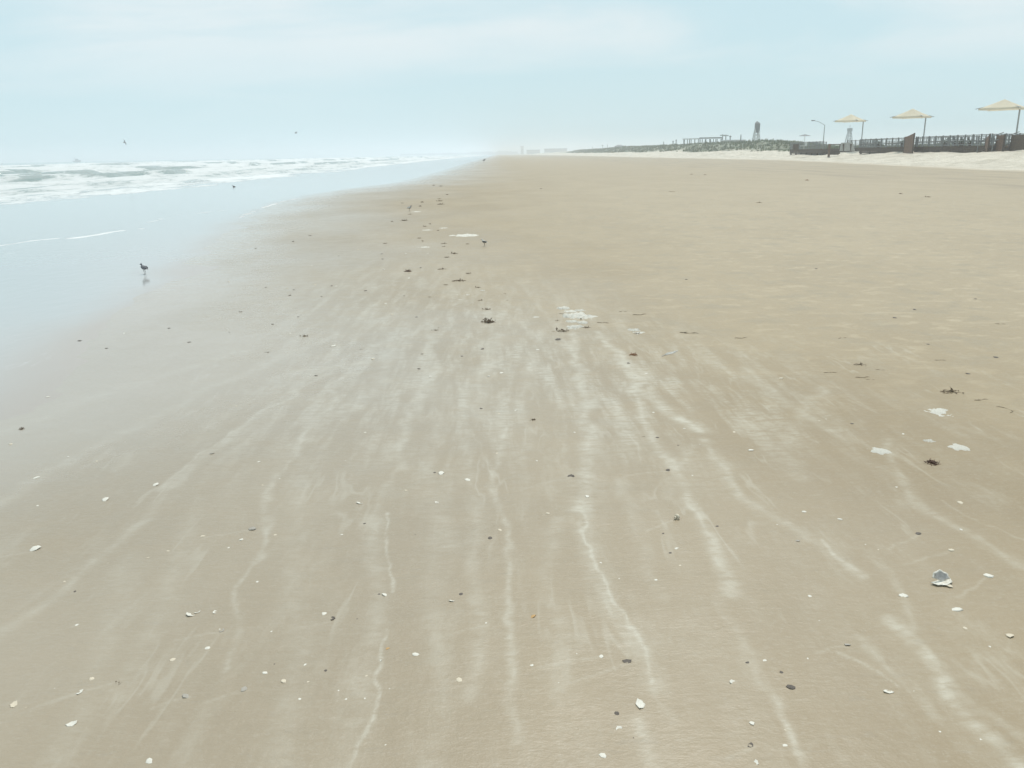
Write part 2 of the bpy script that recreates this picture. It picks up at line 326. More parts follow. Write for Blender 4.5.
L.new(bb.outputs[0], B.inputs['Normal'])
sx = np.concatenate([-np.cumsum(np.full(300, .28)*1.025**np.arange(300))[::-1]-150, np.arange(-150, -17, .33), np.arange(-17, 2.6, .09)]); sx = sx[sx > -9000]
sy = axis(0, 20, .2, 1.012, -150, 9000)
def seaz(X, Y): return sea_fields(X, Y)[0]+.002+.0*X
sea = grid('sea', sx, sy, seaz, m_sea, dict(foam=sea_foam, cover=sea_cover, deep=lambda X, Y: ss(-18.5, -25, X)), keep=lambda X, Y: X < xs(Y)+1.25)
tag(sea, 'shallow glassy swash and rows of white breaking waves reaching the horizon', 'sea', None, 'structure')
# ------------------------------------------------------------------ materials of things
m_wood = mat('weathered_wood', (.13, .095, .065), .85, .3, (.075, .055, .04), .4, 6)
m_dark = mat('dark_timber', (.11, .085, .065), .9, .2, (.065, .05, .04), .3, 5)  # dark brown timber of skirts, piles and beams
m_rail = mat('grey_timber', (.24, .25, .25), .8, .3, (.17, .18, .18), .3, 8)
m_steel = mat('painted_steel', (.35, .37, .38), .45, .5, (.28, .30, .31))
m_canvas = mat('cream_canvas', (.84, .77, .62), .85, .2, (.80, .73, .58), .1, 3, .45)
m_white = mat('white_paint', (.68, .69, .67), .6, .4, (.56, .57, .55), .1, 4)
m_conc = mat('pale_concrete', (.44, .43, .40), .85, .3, (.36, .35, .32), .3, 4)
m_roofg = mat('grey_roof', (.20, .21, .22), .7, .3, (.15, .16, .17))
m_green = mat('leaf_green', (.07, .10, .05), .7, .3, (.045, .065, .03), .3, 9)
m_far = mat('distant_trees', (.05, .075, .05), .9, .1, (.035, .05, .035), .3, .05)
def thing_parts(parts, parent):
    for nm, mb, m in parts: mb.build(nm, m, parent)
def railing(x0, y0, x1, y1, z, hgt=1.07, step=1.5):
    """posts, rails and balusters of one run, as three meshes"""
    p = MB(); r = MB(); b = MB(); a = Vector((x0, y0, z)); e = Vector((x1, y1, z)); Ln = (e-a).length; n = max(1, round(Ln/step)); t = (e-a)/Ln
    for i in range(n+1):
        q = a+t*Ln*i/n; p.box(q.x-.06, q.x+.06, q.y-.06, q.y+.06, z, z+hgt+.08)
    nrm = Vector((-t.y, t.x, 0))
    for zz_ in (.12, .55, hgt): r.tube([a+Vector((0, 0, zz_)), e+Vector((0, 0, zz_))], .035, 4)
    k = int(Ln/.42)
    for i in range(k):
        q = a+t*Ln*(i+.5)/k; b.box(q.x-.015, q.x+.015, q.y-.015, q.y+.015, z+.1, z+hgt-.02)
    return [('post', p), ('rail', r), ('baluster', b)]
def deck(label, x0, x1, y0, y1, zf, sides='WSN', zb=.4, step=1.5, group='timber decks along the dune'):
    o = empty('boardwalk_deck', ((x0+x1)/2, (y0+y1)/2, zf), label, 'deck', group)
    ox, oy, oz = o.location
    fl = MB()
    k = int((y1-y0)/.3)
    for i in range(k): ya = y0+(y1-y0)*i/k; fl.box(x0-ox, x1-ox, ya-oy+.008, ya-oy+(y1-y0)/k-.008, -.06, 0)
    fl.build('deck_floor', m_wood, o)
    sk = MB()
    for z in (-.10, -.30, -.50):
        sk.box(x0-ox+.02, x0-ox+.06, y0-oy, y1-oy, z-.19, z); sk.box(x0-ox+.06, x1-ox, y0-oy+.02, y0-oy+.06, z-.19, z)
    sk.build('skirt', m_dark, o)
    pl = MB()
    n = max(2, int((y1-y0)/2.4))
    for i in range(n+1):
        yy = y0-oy+.2+(y1-y0-.4)*i/n
        for xx in (x0-ox+.2, x1-ox-.2): pl.box(xx-.1, xx+.1, yy-.1, yy+.1, -zf+zb-.9, -.07)
    pl.each('pile', m_dark, o)
    bx_ = MB().box(x0-ox, x1-ox, y0-oy+.1, y0-oy+.2, -.3, -.065).box(x0-ox+.1, x0-ox+.22, y0-oy+.25, y1-oy, -.3, -.065); bx_.each('joist', m_dark, o)
    runs = []
    if 'W' in sides: runs.append((x0+.08, y0+.08, x0+.08, y1-.08))
    if 'E' in sides: runs.append((x1-.08, y0+.08, x1-.08, y1-.08))
    if 'S' in sides: runs.append((x0+.3, y0+.08, x1-.3, y0+.08))
    if 'N' in sides: runs.append((x0+.3, y1-.08, x1-.3, y1-.08))
    for a, b, c_, d_ in runs:
        (_, ps), (_, rl_), (_, bl_) = railing(a-ox, b-oy, c_-ox, d_-oy, 0.0, step=step)
        for v_, f_ in bl_.c: rl_.add(v_, f_)
        rt = rl_.build('railing', m_rail, o); ps.each('post', m_rail, rt)
    return o
deck('long timber deck with slatted railing under the nearest cream canopy', 49, 56.5, 84, 99, 1.62, 'WESN')
deck('timber deck with slatted railing between the brown plank screen and the pale ramp panel', 49.8, 57, 101.8, 116, 1.62, 'WEN')
deck('low dark timber deck at the far left end of the row, beside the grassy dune', 49.6, 56, 128.5, 143, 1.55, 'WN')
deck('short link of timber deck behind the pale ramp panel', 53.0, 57, 116.5, 128, 1.6, 'W')
def screen(label, pts, z0, z1, th=.05, name='plank_screen', m=None, gap=.0):
    a = Vector((*pts[0], 0)); b = Vector((*pts[1], 0)); t = (b-a).normalized(); Ln = (b-a).length
    o = empty(name, (a.x, a.y, z0[0]), label, 'screen', 'brown plank screens beside the decks', math.atan2(t.y, t.x))
    n = int(Ln/.2); mb = MB()
    for i in range(n):
        x_ = Ln*i/n; f = i/n; top = z1[0]+(z1[1]-z1[0])*f-z0[0]; bot = z0[1]*f+z0[0]*(1-f)-z0[0]
        mb.box(x_, x_+.2-.012-gap, 0, th, bot, top+.02*random.random())
    mb.build('plank', m or m_wood, o)
    MB().box(0, Ln, th+.003, th+.09, .35, .47).box(0, Ln, th+.003, th+.09, z1[0]-z0[0]-.3, z1[0]-z0[0]-.18).each('cross_beam', m_dark, o)
    MB().box(-.14, 0, -.03, .11, -.5, z1[0]-z0[0]+.05).box(Ln, Ln+.14, -.03, .11, -.5, z1[1]-z0[0]+.05).each('post', m_dark, o)
    return o
m_brown = mat('brown_planks', (.20, .125, .085), .85, .3, (.13, .085, .06), .4, 5)
screen('tall brown plank screen rising between the two middle decks', ((49.0, 101.5), (47.9, 97.2)), (.5, .5), (2.75, 3.1), m=m_brown)
screen('brown plank screen at the left end of the dune stairway', ((48.6, 83.9), (47.5, 81.5)), (.9, .9), (2.35, 2.6), m=m_brown)
screen('gappy plank screen in the middle of the dune stairway', ((48.2, 81.4), (47.5, 79.1)), (1.1, 1.1), (2.55, 2.55), m=m_brown, gap=.07)
screen('plank screen running out of the frame on the right', ((48.2, 79.0), (47.2, 73.5)), (1.2, 1.2), (2.5, 2.5), m=m_wood)
# stairway
o = empty('beach_stairway', (49.9, 82.0, 0.9), 'wooden stairway between plank screens climbing the dune on the right', 'stairway')
stp = MB()
for i in range(6): stp.box(-2.4+i*.4, -2.0+i*.4, -1.2, 1.2, i*.16, i*.16+.05)
stp.each('step', m_wood, o)
MB().tube([(-2.4, -1.25, .05), (0, -1.25, 1.0)], .09, 4).tube([(-2.4, 1.25, .05), (0, 1.25, 1.0)], .09, 4).each('stringer', m_dark, o)
MB().tube([(-2.4, -1.25, 1.1), (0, -1.25, 1.95)], .04).tube([(-2.4, 1.25, 1.1), (0, 1.25, 1.95)], .04).tube([(-2.4, -1.25, 0), (-2.4, -1.25, 1.12)], .05).tube([(-2.4, 1.25, 0), (-2.4, 1.25, 1.12)], .05).each('handrail', m_rail, o)
# pale ramp panel and posts
p = at(847, 151, 110); o = empty('ramp_panel', (p.x, p.y, max(p.z, h1(p.x, p.y)-.05)), 'pale sloped board panel at the foot of the middle deck', 'panel')
MB().add([(-.95, 0, 0), (1.05, 0, 0), (.8, .35, 1.05), (-.7, .35, 1.05), (-.95, .08, 0), (1.05, .08, 0), (.8, .43, 1.05), (-.7, .43, 1.05)], [(0, 1, 2, 3), (5, 4, 7, 6), (0, 4, 5, 1), (3, 2, 6, 7), (1, 5, 6, 2), (0, 3, 7, 4)]).build('board', m_conc, o)
MB().box(-.5, -.42, -.02, .32, .02, .9).box(.45, .53, -.02, .32, .02, .9).each('batten', m_wood, o)
p = at(829, 152, 117); o = empty('timber_gateway', (p.x, p.y, h1(p.x, p.y)), 'brown square timber gateway post and beam standing in the dune sand', 'gateway')
MB().box(-.12, .12, -.12, .12, -.3, 1.75).build('post', m_brown, o); MB().box(1.4, 1.52, -.08, .08, .4, 1.62).build('post', m_dark, o); MB().box(-.15, 1.55, -.06, .06, 1.63, 1.73).build('beam', m_dark, o)
MB().box(.14, 1.38, -.03, .03, .3, .85).build('lower_board', m_dark, o)
# plants and tables on the decks
def agave(label, x, y, z, s, grp='spiky plants on the decks'):
    o = empty('spiky_plant', (x, y, z), label, 'plant', grp); mb = MB()
    for i in range(26):
        a = random.uniform(0, 6.28); e = random.uniform(.35, 1.35); Ln = s*random.uniform(.6, 1); w_ = .05
        d = Vector((math.cos(a)*math.cos(e), math.sin(a)*math.cos(e), math.sin(e))); sd_ = Vector((-math.sin(a), math.cos(a), 0))*w_
        c0 = Vector((0, 0, .3)); c1 = c0+d*Ln*.6; c2 = c0+d*Ln-Vector((0, 0, .12*Ln))
        mb.add([c0-sd_*.6, c0+sd_*.6, c1+sd_, c1-sd_, c2], [(0, 1, 2, 3), (3, 2, 4)])
    mb.build('leaf', m_green, o)
    MB().add([(math.cos(k*math.pi/4)*r_, math.sin(k*math.pi/4)*r_, z_) for r_, z_ in ((.2, 0), (.28, .34)) for k in range(8)], [(k, (k+1) % 8, 8+(k+1) % 8, 8+k) for k in range(8)]+[tuple(range(8))[::-1], tuple(range(8, 16))]).build('planter', m_dark, o)
agave('larger spiky plant in a dark planter at the left of the nearest deck', 51.5, 97.0, 1.62, 1.0)
for u, dp, lb in ((944.5, 90, None), (962, 87, 'low bushy plant behind the railing at the middle of the nearest deck'), (971, 85, 'tall plant against a railing post on the nearest deck'), (903, 102, 'bushy plant behind the railing just left of the brown plank screen'), (879, 107, 'small plant behind the railing of the second deck'), (957, 92, 'small plant near the back rail of the nearest deck')):
    if lb is None: continue
    q = at(u, 140, dp*1.04); agave(lb, q.x, q.y, 1.62, random.uniform(.7, .95))
def picnic(label, x, y, z, rz):
    o = empty('picnic_table', (x, y, z), label, 'table', 'picnic tables on the decks', rz)
    MB().box(-.9, .9, -.38, .38, .70, .75).build('tabletop', m_rail, o)
    for s_ in (-1, 1):
        MB().box(-.9, .9, s_*.75-.13, s_*.75+.13, .42, .46).build('bench', m_rail, o)
        MB().tube([(s_*.65, -.62, 0), (s_*.65, -.2, .7)], .045, 4).tube([(s_*.65, .62, 0), (s_*.65, .2, .7)], .045, 4).tube([(s_*.65, -.8, .40), (s_*.65, .8, .40)], .04, 4).build('leg', m_rail, o)
for u, dp, lb in ((985, 84, 'picnic table at the stair end of the nearest deck'), (953, 89, 'picnic table toward the plank screen on the nearest deck'), (893, 104, 'picnic table near the plank screen on the second deck'), (868, 111, 'picnic table at the far end of the second deck')):
    q = at(u, 140, dp*1.04); picnic(lb, q.x+.3, q.y, 1.62, random.uniform(0, .4))
# canopies
def canopy(label, u, Y, half, eave_v, peak_v, pole_u):
    c0 = at(u, eave_v, Y); pk = at(u, peak_v, Y); pz = 1.62 if Y < 115 else max(1.3, h1(c0.x, Y))
    o = empty('shade_canopy', (c0.x, Y, pz), label, 'canopy', 'cream shade canopies on single posts')
    n = 8; H = pk.z-c0.z; ez = c0.z-pz; V = []; Fc = []
    m_ = 24; rings = 7; V.append((0, 0, ez+H))
    for r_ in range(1, rings+1):
        f = r_/rings
        for k in range(m_):
            a = 2*math.pi*k/m_; q = (a % (math.pi/2))/(math.pi/2)          # 0 at corners
            rad = half*(1-.42*(math.sin(math.pi*q)**.8)); z_ = ez+H*((1-f)**1.12)-.10*(math.sin(math.pi*q))*f*(1-f)
            V.append((rad*f*math.cos(a), rad*f*math.sin(a), z_))
    Fc += [(0, 1+k, 1+(k+1) % m_) for k in range(m_)]
    for r_ in range(rings-1): Fc += [(1+r_*m_+k, 1+(r_+1)*m_+k, 1+(r_+1)*m_+(k+1) % m_, 1+r_*m_+(k+1) % m_) for k in range(m_)]
    nb = len(V); edge = [1+(rings-1)*m_+k for k in range(m_)]
    for k in range(m_): V.append((V[edge[k]][0]*.995, V[edge[k]][1]*.995, V[edge[k]][2]-.16))
    Fc += [(edge[k], nb+k, nb+(k+1) % m_, edge[(k+1) % m_]) for k in range(m_)]
    mk('fabric', V, Fc, m_canvas, o, True)
    fr = MB()
    for k in range(4):
        a = k*math.pi/2; fr.tube([(0, 0, ez+H-.06), (half*.55*math.cos(a), half*.55*math.sin(a), ez+.28*H), (half*1.12*math.cos(a), half*1.12*math.sin(a), ez-.04)], .035)
    fr.each('rib', m_steel, o)
    px = (pole_u-u)*Y/F
    MB().tube([(px, 0, -.2), (px, 0, ez+.05)], .075, 10).build('post', m_steel, o)
    MB().tube([(px, 0, ez+.02), (px*.4, 0, ez+H*.45), (0, 0, ez+H-.1)], .05, 8).build('support_arm', m_steel, o)
canopy('largest cream shade canopy, above the stairway at the right edge', 1003.5, 86, 2.55, 108.3, 99.2, 1019.5)
canopy('cream shade canopy above the brown plank screen, middle of the three', 912, 105, 2.45, 116.8, 108.6, 925.5)
canopy('smallest cream shade canopy, above the pale ramp panel', 850.5, 124, 2.3, 120.8, 114.2, 863)
# lamps
def lamp(label, u, Y, top_v, arm_u, arm_v, name='street_lamp'):
    g = at(u, 146, Y); z0 = h1(g.x, g.y)-.2; t = at(u, top_v, Y); o = empty(name, (g.x, g.y, z0), label, 'lamp post', 'lamp posts behind the decks')
    MB().tube([(0, 0, 0), (0, 0, t.z-z0)], [.09, .055], 8).build('pole', m_steel, o)
    a = at(arm_u, arm_v, Y); dx = a.x-t.x; dz = a.z-t.z
    MB().tube([(0, 0, t.z-z0-.05), (dx*.5, 0, t.z-z0+dz*.65), (dx, 0, t.z-z0+dz)], .035, 6).build('arm', m_steel, o)
    MB().box(dx-.35, dx+.15, -.12, .12, t.z-z0+dz-.08, t.z-z0+dz+.05).build('lamp_head', m_roofg, o)
lamp('slim lamp post with a long arm reaching left, behind the low dark deck', 823, 135, 124.8, 812, 120.5)
# small umbrella over lifeguard seat
q = at(804, 147, 130); o = empty('beach_umbrella', (q.x, q.y, 1.55), 'small dark umbrella on a pale stand at the low dark deck', 'umbrella')
MB().tube([(0, 0, 0), (0, 0, 2.1)], .04).build('pole', m_white, o)
V = [(0, 0, 2.2)]+[(1.0*math.cos(k*math.pi/4), 1.0*math.sin(k*math.pi/4), 1.95) for k in range(8)]+[(0, 0, 2.1)]
mk('umbrella_cover', V, [(0, 1+k, 1+(k+1) % 8) for k in range(8)]+[(9, 1+(k+1) % 8, 1+k) for k in range(8)], m_roofg, o)
MB().box(-.5, .3, -.35, .35, .45, .52).box(.25, .33, -.35, .35, .5, 1.1).build('seat', m_white, o)
q = at(796, 144, 128); o = empty('utility_box', (q.x, q.y, 1.35), 'dark utility box at the left end of the low dark deck', 'box'); MB().box(-.35, .35, -.3, .3, 0, .95).build('cabinet', m_dark, o); MB().box(-.4, .4, -.35, .35, .953, 1.02).build('lid', m_roofg, o)
# lattice towers
def tower(label, u, Y, base_v, top_v, hw, body, m):
    b = at(u, base_v, Y); t = at(u, top_v, Y); z0 = h1(b.x, b.y)-.3; H = t.z-z0
    o = empty('lattice_tower', (b.x, b.y, z0), label, 'tower'); tw = hw*.35
    for sx_, sy_ in ((-1, -1), (1, -1), (1, 1), (-1, 1)):
        MB().tube([(sx_*hw, sy_*hw, 0), (sx_*tw, sy_*tw, H*.72)], .14, 5).build('leg', m, o)
    br = MB()
    for i in range(5):
        f0 = i/5; f1 = (i+1)/5; w0 = hw+(tw-hw)*f0; w1 = hw+(tw-hw)*f1
        for s_ in (-1, 1):
            br.tube([(-w0, s_*w0, H*.72*f0), (w1, s_*w1, H*.72*f1)], .06, 4).tube([(w0, s_*w0, H*.72*f0), (-w1, s_*w1, H*.72*f1)], .06, 4)
            br.tube([(s_*w0, -w0, H*.72*f0), (s_*w1, w1, H*.72*f1)], .06, 4)
    br.build('bracing', m, o)
    if body:
        MB().box(-hw*.5, hw*.75, -hw*.6, hw*.6, H*.48, H*.88).build('cabin', m_roofg, o)
        MB().add([(-hw*.6, -hw*.7, H*.885), (hw*.85, -hw*.7, H*.885), (hw*.85, hw*.7, H*.885), (-hw*.6, hw*.7, H*.885), (-.1, 0, H)], [(0, 1, 4), (1, 2, 4), (2, 3, 4), (3, 0, 4), (3, 2, 1, 0)]).build('roof', m_roofg, o)
    else: MB().box(-tw*1.6, tw*1.6, -tw*1.6, tw*1.6, H*.722, H*.86).build('platform', m, o); MB().tube([(0, 0, H*.86), (0, 0, H)], .08).build('mast', m, o)
tower('white legged lookout tower with a dark cabin standing on the grassy dune', 756, 230, 142, 121, .9, True, m_white)
tower('pale lattice mast seen beneath the smallest canopy', 848.5, 330, 144, 125, 1.3, False, m_steel)
# colonnade pavilion
a = at(684, 143, 330); b = at(721, 141.3, 326); z0 = min(h1(a.x, a.y), h1(b.x, b.y)); rz = math.atan2(b.y-a.y, b.x-a.x); Ln = (b-a).length
o = empty('colonnade_pavilion', (a.x, a.y, a.z-1.7), 'long white pavilion with a row of columns on the grassy dune', 'pavilion', None, rz)
MB().box(-.5, Ln*.42, -2, 2, 3.0, 3.35).build('lower_roof', m_white, o); MB().box(Ln*.42+.004, Ln+.5, -2.3, 2.3, 3.15, 3.6).build('upper_roof', m_roofg, o)
for i in range(11):
    x_ = Ln*i/10; MB().box(x_-.14, x_+.14, -1.7, -1.34, -1.5, 3.0).build('column', m_rail, o)
b2 = MB()
for i in range(8): x_ = Ln*i/7; b2.box(x_-.16, x_+.16, 1.34, 1.66, -1.5, 3.0)
b2.each('column', m_roofg, o)
q = at(733, 142, 290); o = empty('beach_house', (q.x, q.y, q.z-2.2), 'small pale house with a flat roof right of the colonnade', 'house')
MB().box(-3.2, 3.2, -3, 3, 0, 2.6).build('wall', m_conc, o); MB().box(-3.5, 3.5, -3.3, 3.3, 2.603, 2.9).build('roof', m_white, o)
MB().box(-2, -1, -3.06, -3.003, 1, 2).box(.8, 1.8, -3.06, -3.003, 1, 2).each('window', m_roofg, o)
def pole(label, u, Y, vb, vt, cross=0, name='utility_pole'):
    b = at(u, vb, Y); t = at(u, vt, Y); z0 = min(b.z, h1(b.x, b.y)); o = empty(name, (b.x, b.y, z0), label, 'pole', 'poles along the dune ridge')
    MB().tube([(0, 0, 0), (0, 0, t.z-z0)], [.22, .15], 6).build('shaft', m_rail, o)
    if cross: MB().box(-cross, cross, -.12, .12, t.z-z0-.5, t.z-z0-.2).build('crossarm', m_rail, o)
for a_ in (('pole with a crossarm left of the pair above the pale house', 722.3, 295, 142, 134.3, .9), ('pole with a crossarm in the pair above the pale house', 725.6, 296, 142, 134.6, .9), ('short pole above the right end of the pale house', 730, 300, 142, 135.6, .4),
           ('lone thin pole halfway between the pale house and the lookout tower', 740.6, 280, 142, 134.5, 0), ('stout dark pole left of the colonnade', 672.9, 330, 146, 140.8, .3), ('leaning dark pole nearest the colonnade', 676, 328, 146, 139.5, .25), ('very faint thin pole left of the stout dark pole', 663.5, 400, 147, 141.5, 0),
           ('faint pole above the far dune hump', 607.5, 620, 152, 144.5, 0), ('faint pole on the far left dune hump', 592.5, 700, 152, 146.8, 0), ('faint pole with crossarm beside the far left hump', 602.5, 680, 151, 144.8, .9)): pole(*a_)
# distant beach house with antler roof at (618,148)
q = at(619, 151, 480); o = empty('stilt_house', (q.x, q.y, q.z-1), 'distant small house on stilts at the left end of the grassy dune', 'house')
MB().box(-2.2, 2.6, -2, 2, 1.8, 3.4).build('wall', m_roofg, o); MB().add([(-2.8, -2.4, 3.403), (3, -2.4, 3.403), (3, 2.4, 3.403), (-2.8, 2.4, 3.403), (-.6, 0, 4.4), (1.0, 0, 4.4)], [(0, 1, 5, 4), (1, 2, 5), (2, 3, 4, 5), (3, 0, 4), (3, 2, 1, 0)]).build('roof', m_rail, o)
for sx_ in (-1.9, 2.3): MB().box(sx_-.15, sx_+.15, -.15, .15, -1, 1.8).build('stilt', m_dark, o)
# far town
def block(label, u0, u1, Y, vt, name='apartment_building', m=None, zb=-1):
    a = at(u0, vt, Y); b = at(u1, vt, Y); w_ = b.x-a.x; H = a.z-zb
    o = empty(name, ((a.x+b.x)/2, Y, zb), label, 'building', 'hazy buildings at the end of the beach')
    MB().box(-w_/2, w_/2, 0, 18, 0, H).build('wall', m or m_conc, o)
    MB().box(-w_/2-.6, w_/2+.6, -.6, 18.6, H+.003, H+.8).build('roof', m_roofg, o)
    wn = MB(); n = max(2, int(w_/5)); fl = max(1, int((H-2)/3.2))
    for i in range(n):
        for j in range(fl): x_ = -w_/2+w_*(i+.3)/n; wn.box(x_, x_+w_/n*.4, -.1, -.003, 1.5+j*3.2, 3+j*3.2)
    wn.each('window', m_roofg, o)
block('tiny hazy tower block at the end of the beach', 521, 523.6, 1500, 146.6)
block('long low hazy building at the end of the beach', 545, 567, 1200, 149.3)
block('low hazy building just right of the tiny tower block', 527, 540, 1350, 150.4)
# distant coast ahead on the left
V = []; n = 90; rnd = fbm(np.arange(n)*.35, np.arange(n)*0+2, 911, 4)
for j, (yy, k) in enumerate(((0, 0), (25, .8), (60, 1.0), (140, 0))):
    for i in range(n):
        f = i/(n-1); V.append((-260+320*f, 2300+yy, -1+k*(5+9*rnd[i]*(.4+.6*f))))
hl = mk('distant_headland', V, [(j*n+i, j*n+i+1, (j+1)*n+i+1, (j+1)*n+i) for j in range(3) for i in range(n-1)], m_far, None, True); tag(hl, 'low hazy headland at the end of the surf', 'headland', None, 'structure')
# ship
q = at(76.5, 161, 1100); o = empty('fishing_boat', (q.x, q.y, 0), 'tiny fishing boat on the sea horizon at the left', 'boat')
hull = [(-5, 0, 1.8), (-4.4, -1.6, 1.6), (3, -1.8, 1.6), (6, 0, 2.6), (3, 1.8, 1.6), (-4.4, 1.6, 1.6), (-4, 0, -.4), (-3.8, -1, -.4), (3, -1, -.4), (4.6, 0, -.4), (3, 1, -.4), (-3.8, 1, -.4)]
mk('hull', hull, [(0, 1, 2, 3, 4, 5)]+[(i, 6+i, 6+(i+1) % 6, (i+1) % 6) for i in range(6)]+[(11, 10, 9, 8, 7, 6)], m_roofg, o)
MB().box(-1, 2.2, -1.1, 1.1, 1.7, 4.2).build('cabin', m_roofg, o); MB().tube([(-1.5, 0, 1.7), (-1.5, 0, 8)], .12).tube([(-1.5, 0, 3), (-5, 0, 6.5)], .08).build('mast', m_dark, o)
# dune grass
mb_v = []; mb_f = []; cnt = 0; rs = np.random.RandomState(3)
gy_ = 118+rs.rand(60000)**1.6*560; gx_ = 42+rs.rand(60000)*55+.02*gy_; keep_ = rs.rand(60000) < vegf(gx_, gy_); gx_ = gx_[keep_][:14000]; gy_ = gy_[keep_][:14000]; gz_ = height(gx_, gy_)
for x, y, z in zip(gx_, gy_, gz_):
    s_ = rs.uniform(.2, .55)*(1+y/900)
    for b_ in range(4):
        a = rs.rand()*6.28; w_ = .05*(1+y/150); lx = math.cos(a); ly = math.sin(a); k = len(mb_v); px_ = x+rs.randn()*.2; py_ = y+rs.randn()*.2
        mb_v += [(px_-ly*w_, py_+lx*w_, z-.05), (px_+ly*w_, py_-lx*w_, z-.05), (px_+lx*s_*.45, py_+ly*s_*.45, z+s_)]; mb_f.append((k, k+1, k+2))
g = mk('dune_grass', mb_v, mb_f, mat('dune_grass', (.11, .145, .065), .8, .2, (.19, .19, .11), 0, .4), None); tag(g, 'green and straw dune grass along the ridge', 'grass', None, 'stuff')
# grass tufts at the front foot of the dune: individual bushes
bushes = [(692, 151, 'small bush at the foot of the dune below the colonnade'), (715, 151.3, 'small bush on the white sand right of the first one below the colonnade'), (728, 151, 'low dark bush on the white sand below the pale house'), (757, 151, 'small bush on the white sand below the lookout tower'), (653, 151.5, 'tiny bush low on the dune left of the dark poles')]
for u, v, lb in bushes:
    best = None
    for Y in range(110, 420, 5):
        q = at(u, v, Y); e = abs(q.z-h1(q.x, q.y))
        if best is None or e < best[0]: best = (e, q)
    q = best[1]; o = empty('dune_bush', (q.x, q.y, h1(q.x, q.y)), lb, 'bush', 'bushes on the dune foot'); mb = MB()
    for i in range(160):
        a = random.uniform(0, 6.28); r_ = random.uniform(0, 1.0)**.6*1.1; hh = random.uniform(.0, .8)*(1.15-r_); c = Vector((r_*math.cos(a)*1.3, r_*math.sin(a), hh)); s_ = .14
        d1 = Vector((random.uniform(-1, 1), random.uniform(-1, 1), random.uniform(-1, 1)))*s_; d2 = Vector((random.uniform(-1, 1), random.uniform(-1, 1), random.uniform(0, 1)))*s_
        mb.add([c, c+d1, c+d2], [(0, 1, 2)])
    mb.build('foliage', m_green, o); MB().tube([(0, 0, -.1), (.1, 0, .3)], .04).build('stem', m_wood, o)
# ------------------------------------------------------------------ birds
m_bd = mat('grey_feathers', (.22, .22, .23), .8, .2, (.13, .135, .15), .2, 60); m_bw = mat('white_feathers', (.62, .62, .60), .8, .2, (.50, .50, .48), .2, 60); m_leg = mat('dark_leg', (.06, .055, .05), .6); m_bb = mat('brown_feathers', (.17, .15, .13), .8, .2, (.11, .10, .09), .2, 60)
def ell(mb, c, r, n=10, m_=7, tilt=0, taper=0):
    c = Vector(c); V = []; ca = math.cos(tilt); sa = math.sin(tilt)
    for i in range(m_+1):
        t = math.pi*i/m_; X = -math.cos(t)
        for k in range(n):
            a = 2*math.pi*k/n; rr_ = math.sin(t)*(1+taper*X); x_ = X*r[0]; y_ = rr_*math.cos(a)*r[1]; z_ = rr_*math.sin(a)*r[2]
            V.append(c+Vector((x_*ca-z_*sa, y_, x_*sa+z_*ca)))
    mb.add(V, [(i*n+k, i*n+(k+1) % n, (i+1)*n+(k+1) % n, (i+1)*n+k) for i in range(m_) for k in range(n)])
def wader(label, u, v, hgt, rz, body_m, head_m, z=None, under=None):
    """hgt: total height of the standing bird; local +x is its front"""
    p = gp(u, v); zz_ = h1(p.x, p.y)
    if zz_ < .002: zz_ = min(0.0, zz_)
    o = empty('shorebird', (p.x, p.y, zz_), label, 'bird', 'small birds on the sand and in the shallows', rz); s = hgt
    b = MB(); ell(b, (0, 0, .62*s), (.34*s, .17*s, .18*s), 12, 9, .22, .25)
    b.tube([(.2*s, 0, .66*s), (.27*s, 0, .78*s), (.30*s, 0, .88*s)], [.10*s, .065*s, .06*s], 8)
    ell(b, (.33*s, 0, .90*s), (.10*s, .08*s, .085*s), 10, 7)
    b.tube([(-.26*s, 0, .57*s), (-.50*s, 0, .49*s)], [.09*s, .03*s], 8, .5)
    bo = b.build('body', body_m, o, True)
    w_ = MB(); ell(w_, (-.04*s, .15*s, .64*s), (.30*s, .035*s, .13*s), 10, 7, .22, -.1); w_.build('wing', head_m, o, True)
    w_ = MB(); ell(w_, (-.04*s, -.15*s, .64*s), (.30*s, .035*s, .13*s), 10, 7, .22, -.1); w_.build('wing', head_m, o, True)
    MB().tube([(.41*s, 0, .90*s), (.60*s, 0, .85*s)], [.022*s, .008*s], 6).build('beak', m_leg, o, True)
    for s_ in (-1, 1):
        e = MB(); ell(e, (.37*s, s_*.068*s, .925*s), (.014*s, .01*s, .014*s), 6, 4); e.build('eye', m_leg, o)
        MB().tube([(.02*s, s_*.06*s, .50*s), (.05*s, s_*.06*s, .42*s), (-.04*s, s_*.06*s, .22*s), (.0, s_*.06*s, .01)], [.035*s, .02*s, .016*s, .016*s], 6).tube([(-.03*s, s_*.06*s, .012), (.10*s, s_*.06*s, .008)], .014*s, 5).tube([(.0, s_*.06*s, .010), (.08*s, s_*.10*s, .008)], .01*s, 5).build('leg', m_leg, o)
wader('grey wading bird with thin legs reflected in the swash', 145, 274.5, .165, R(150), m_bd, m_bd)
wader('distant dark shorebird at the edge of the surf foam', 234, 187, .21, R(200), m_bd, m_bb)
wader('small pale shorebird standing alone on the open tan sand', 484.5, 247, .135, R(160), m_bw, m_bb)
wader('dark shorebird among the wrack, near the bend of the waterline', 409.5, 211.5, .17, R(20), m_bd, m_bw)
wader('tiny dark bird at the water edge beside the shallow swash pool', 484, 162.5, .75, R(10), m_bd, m_bd)
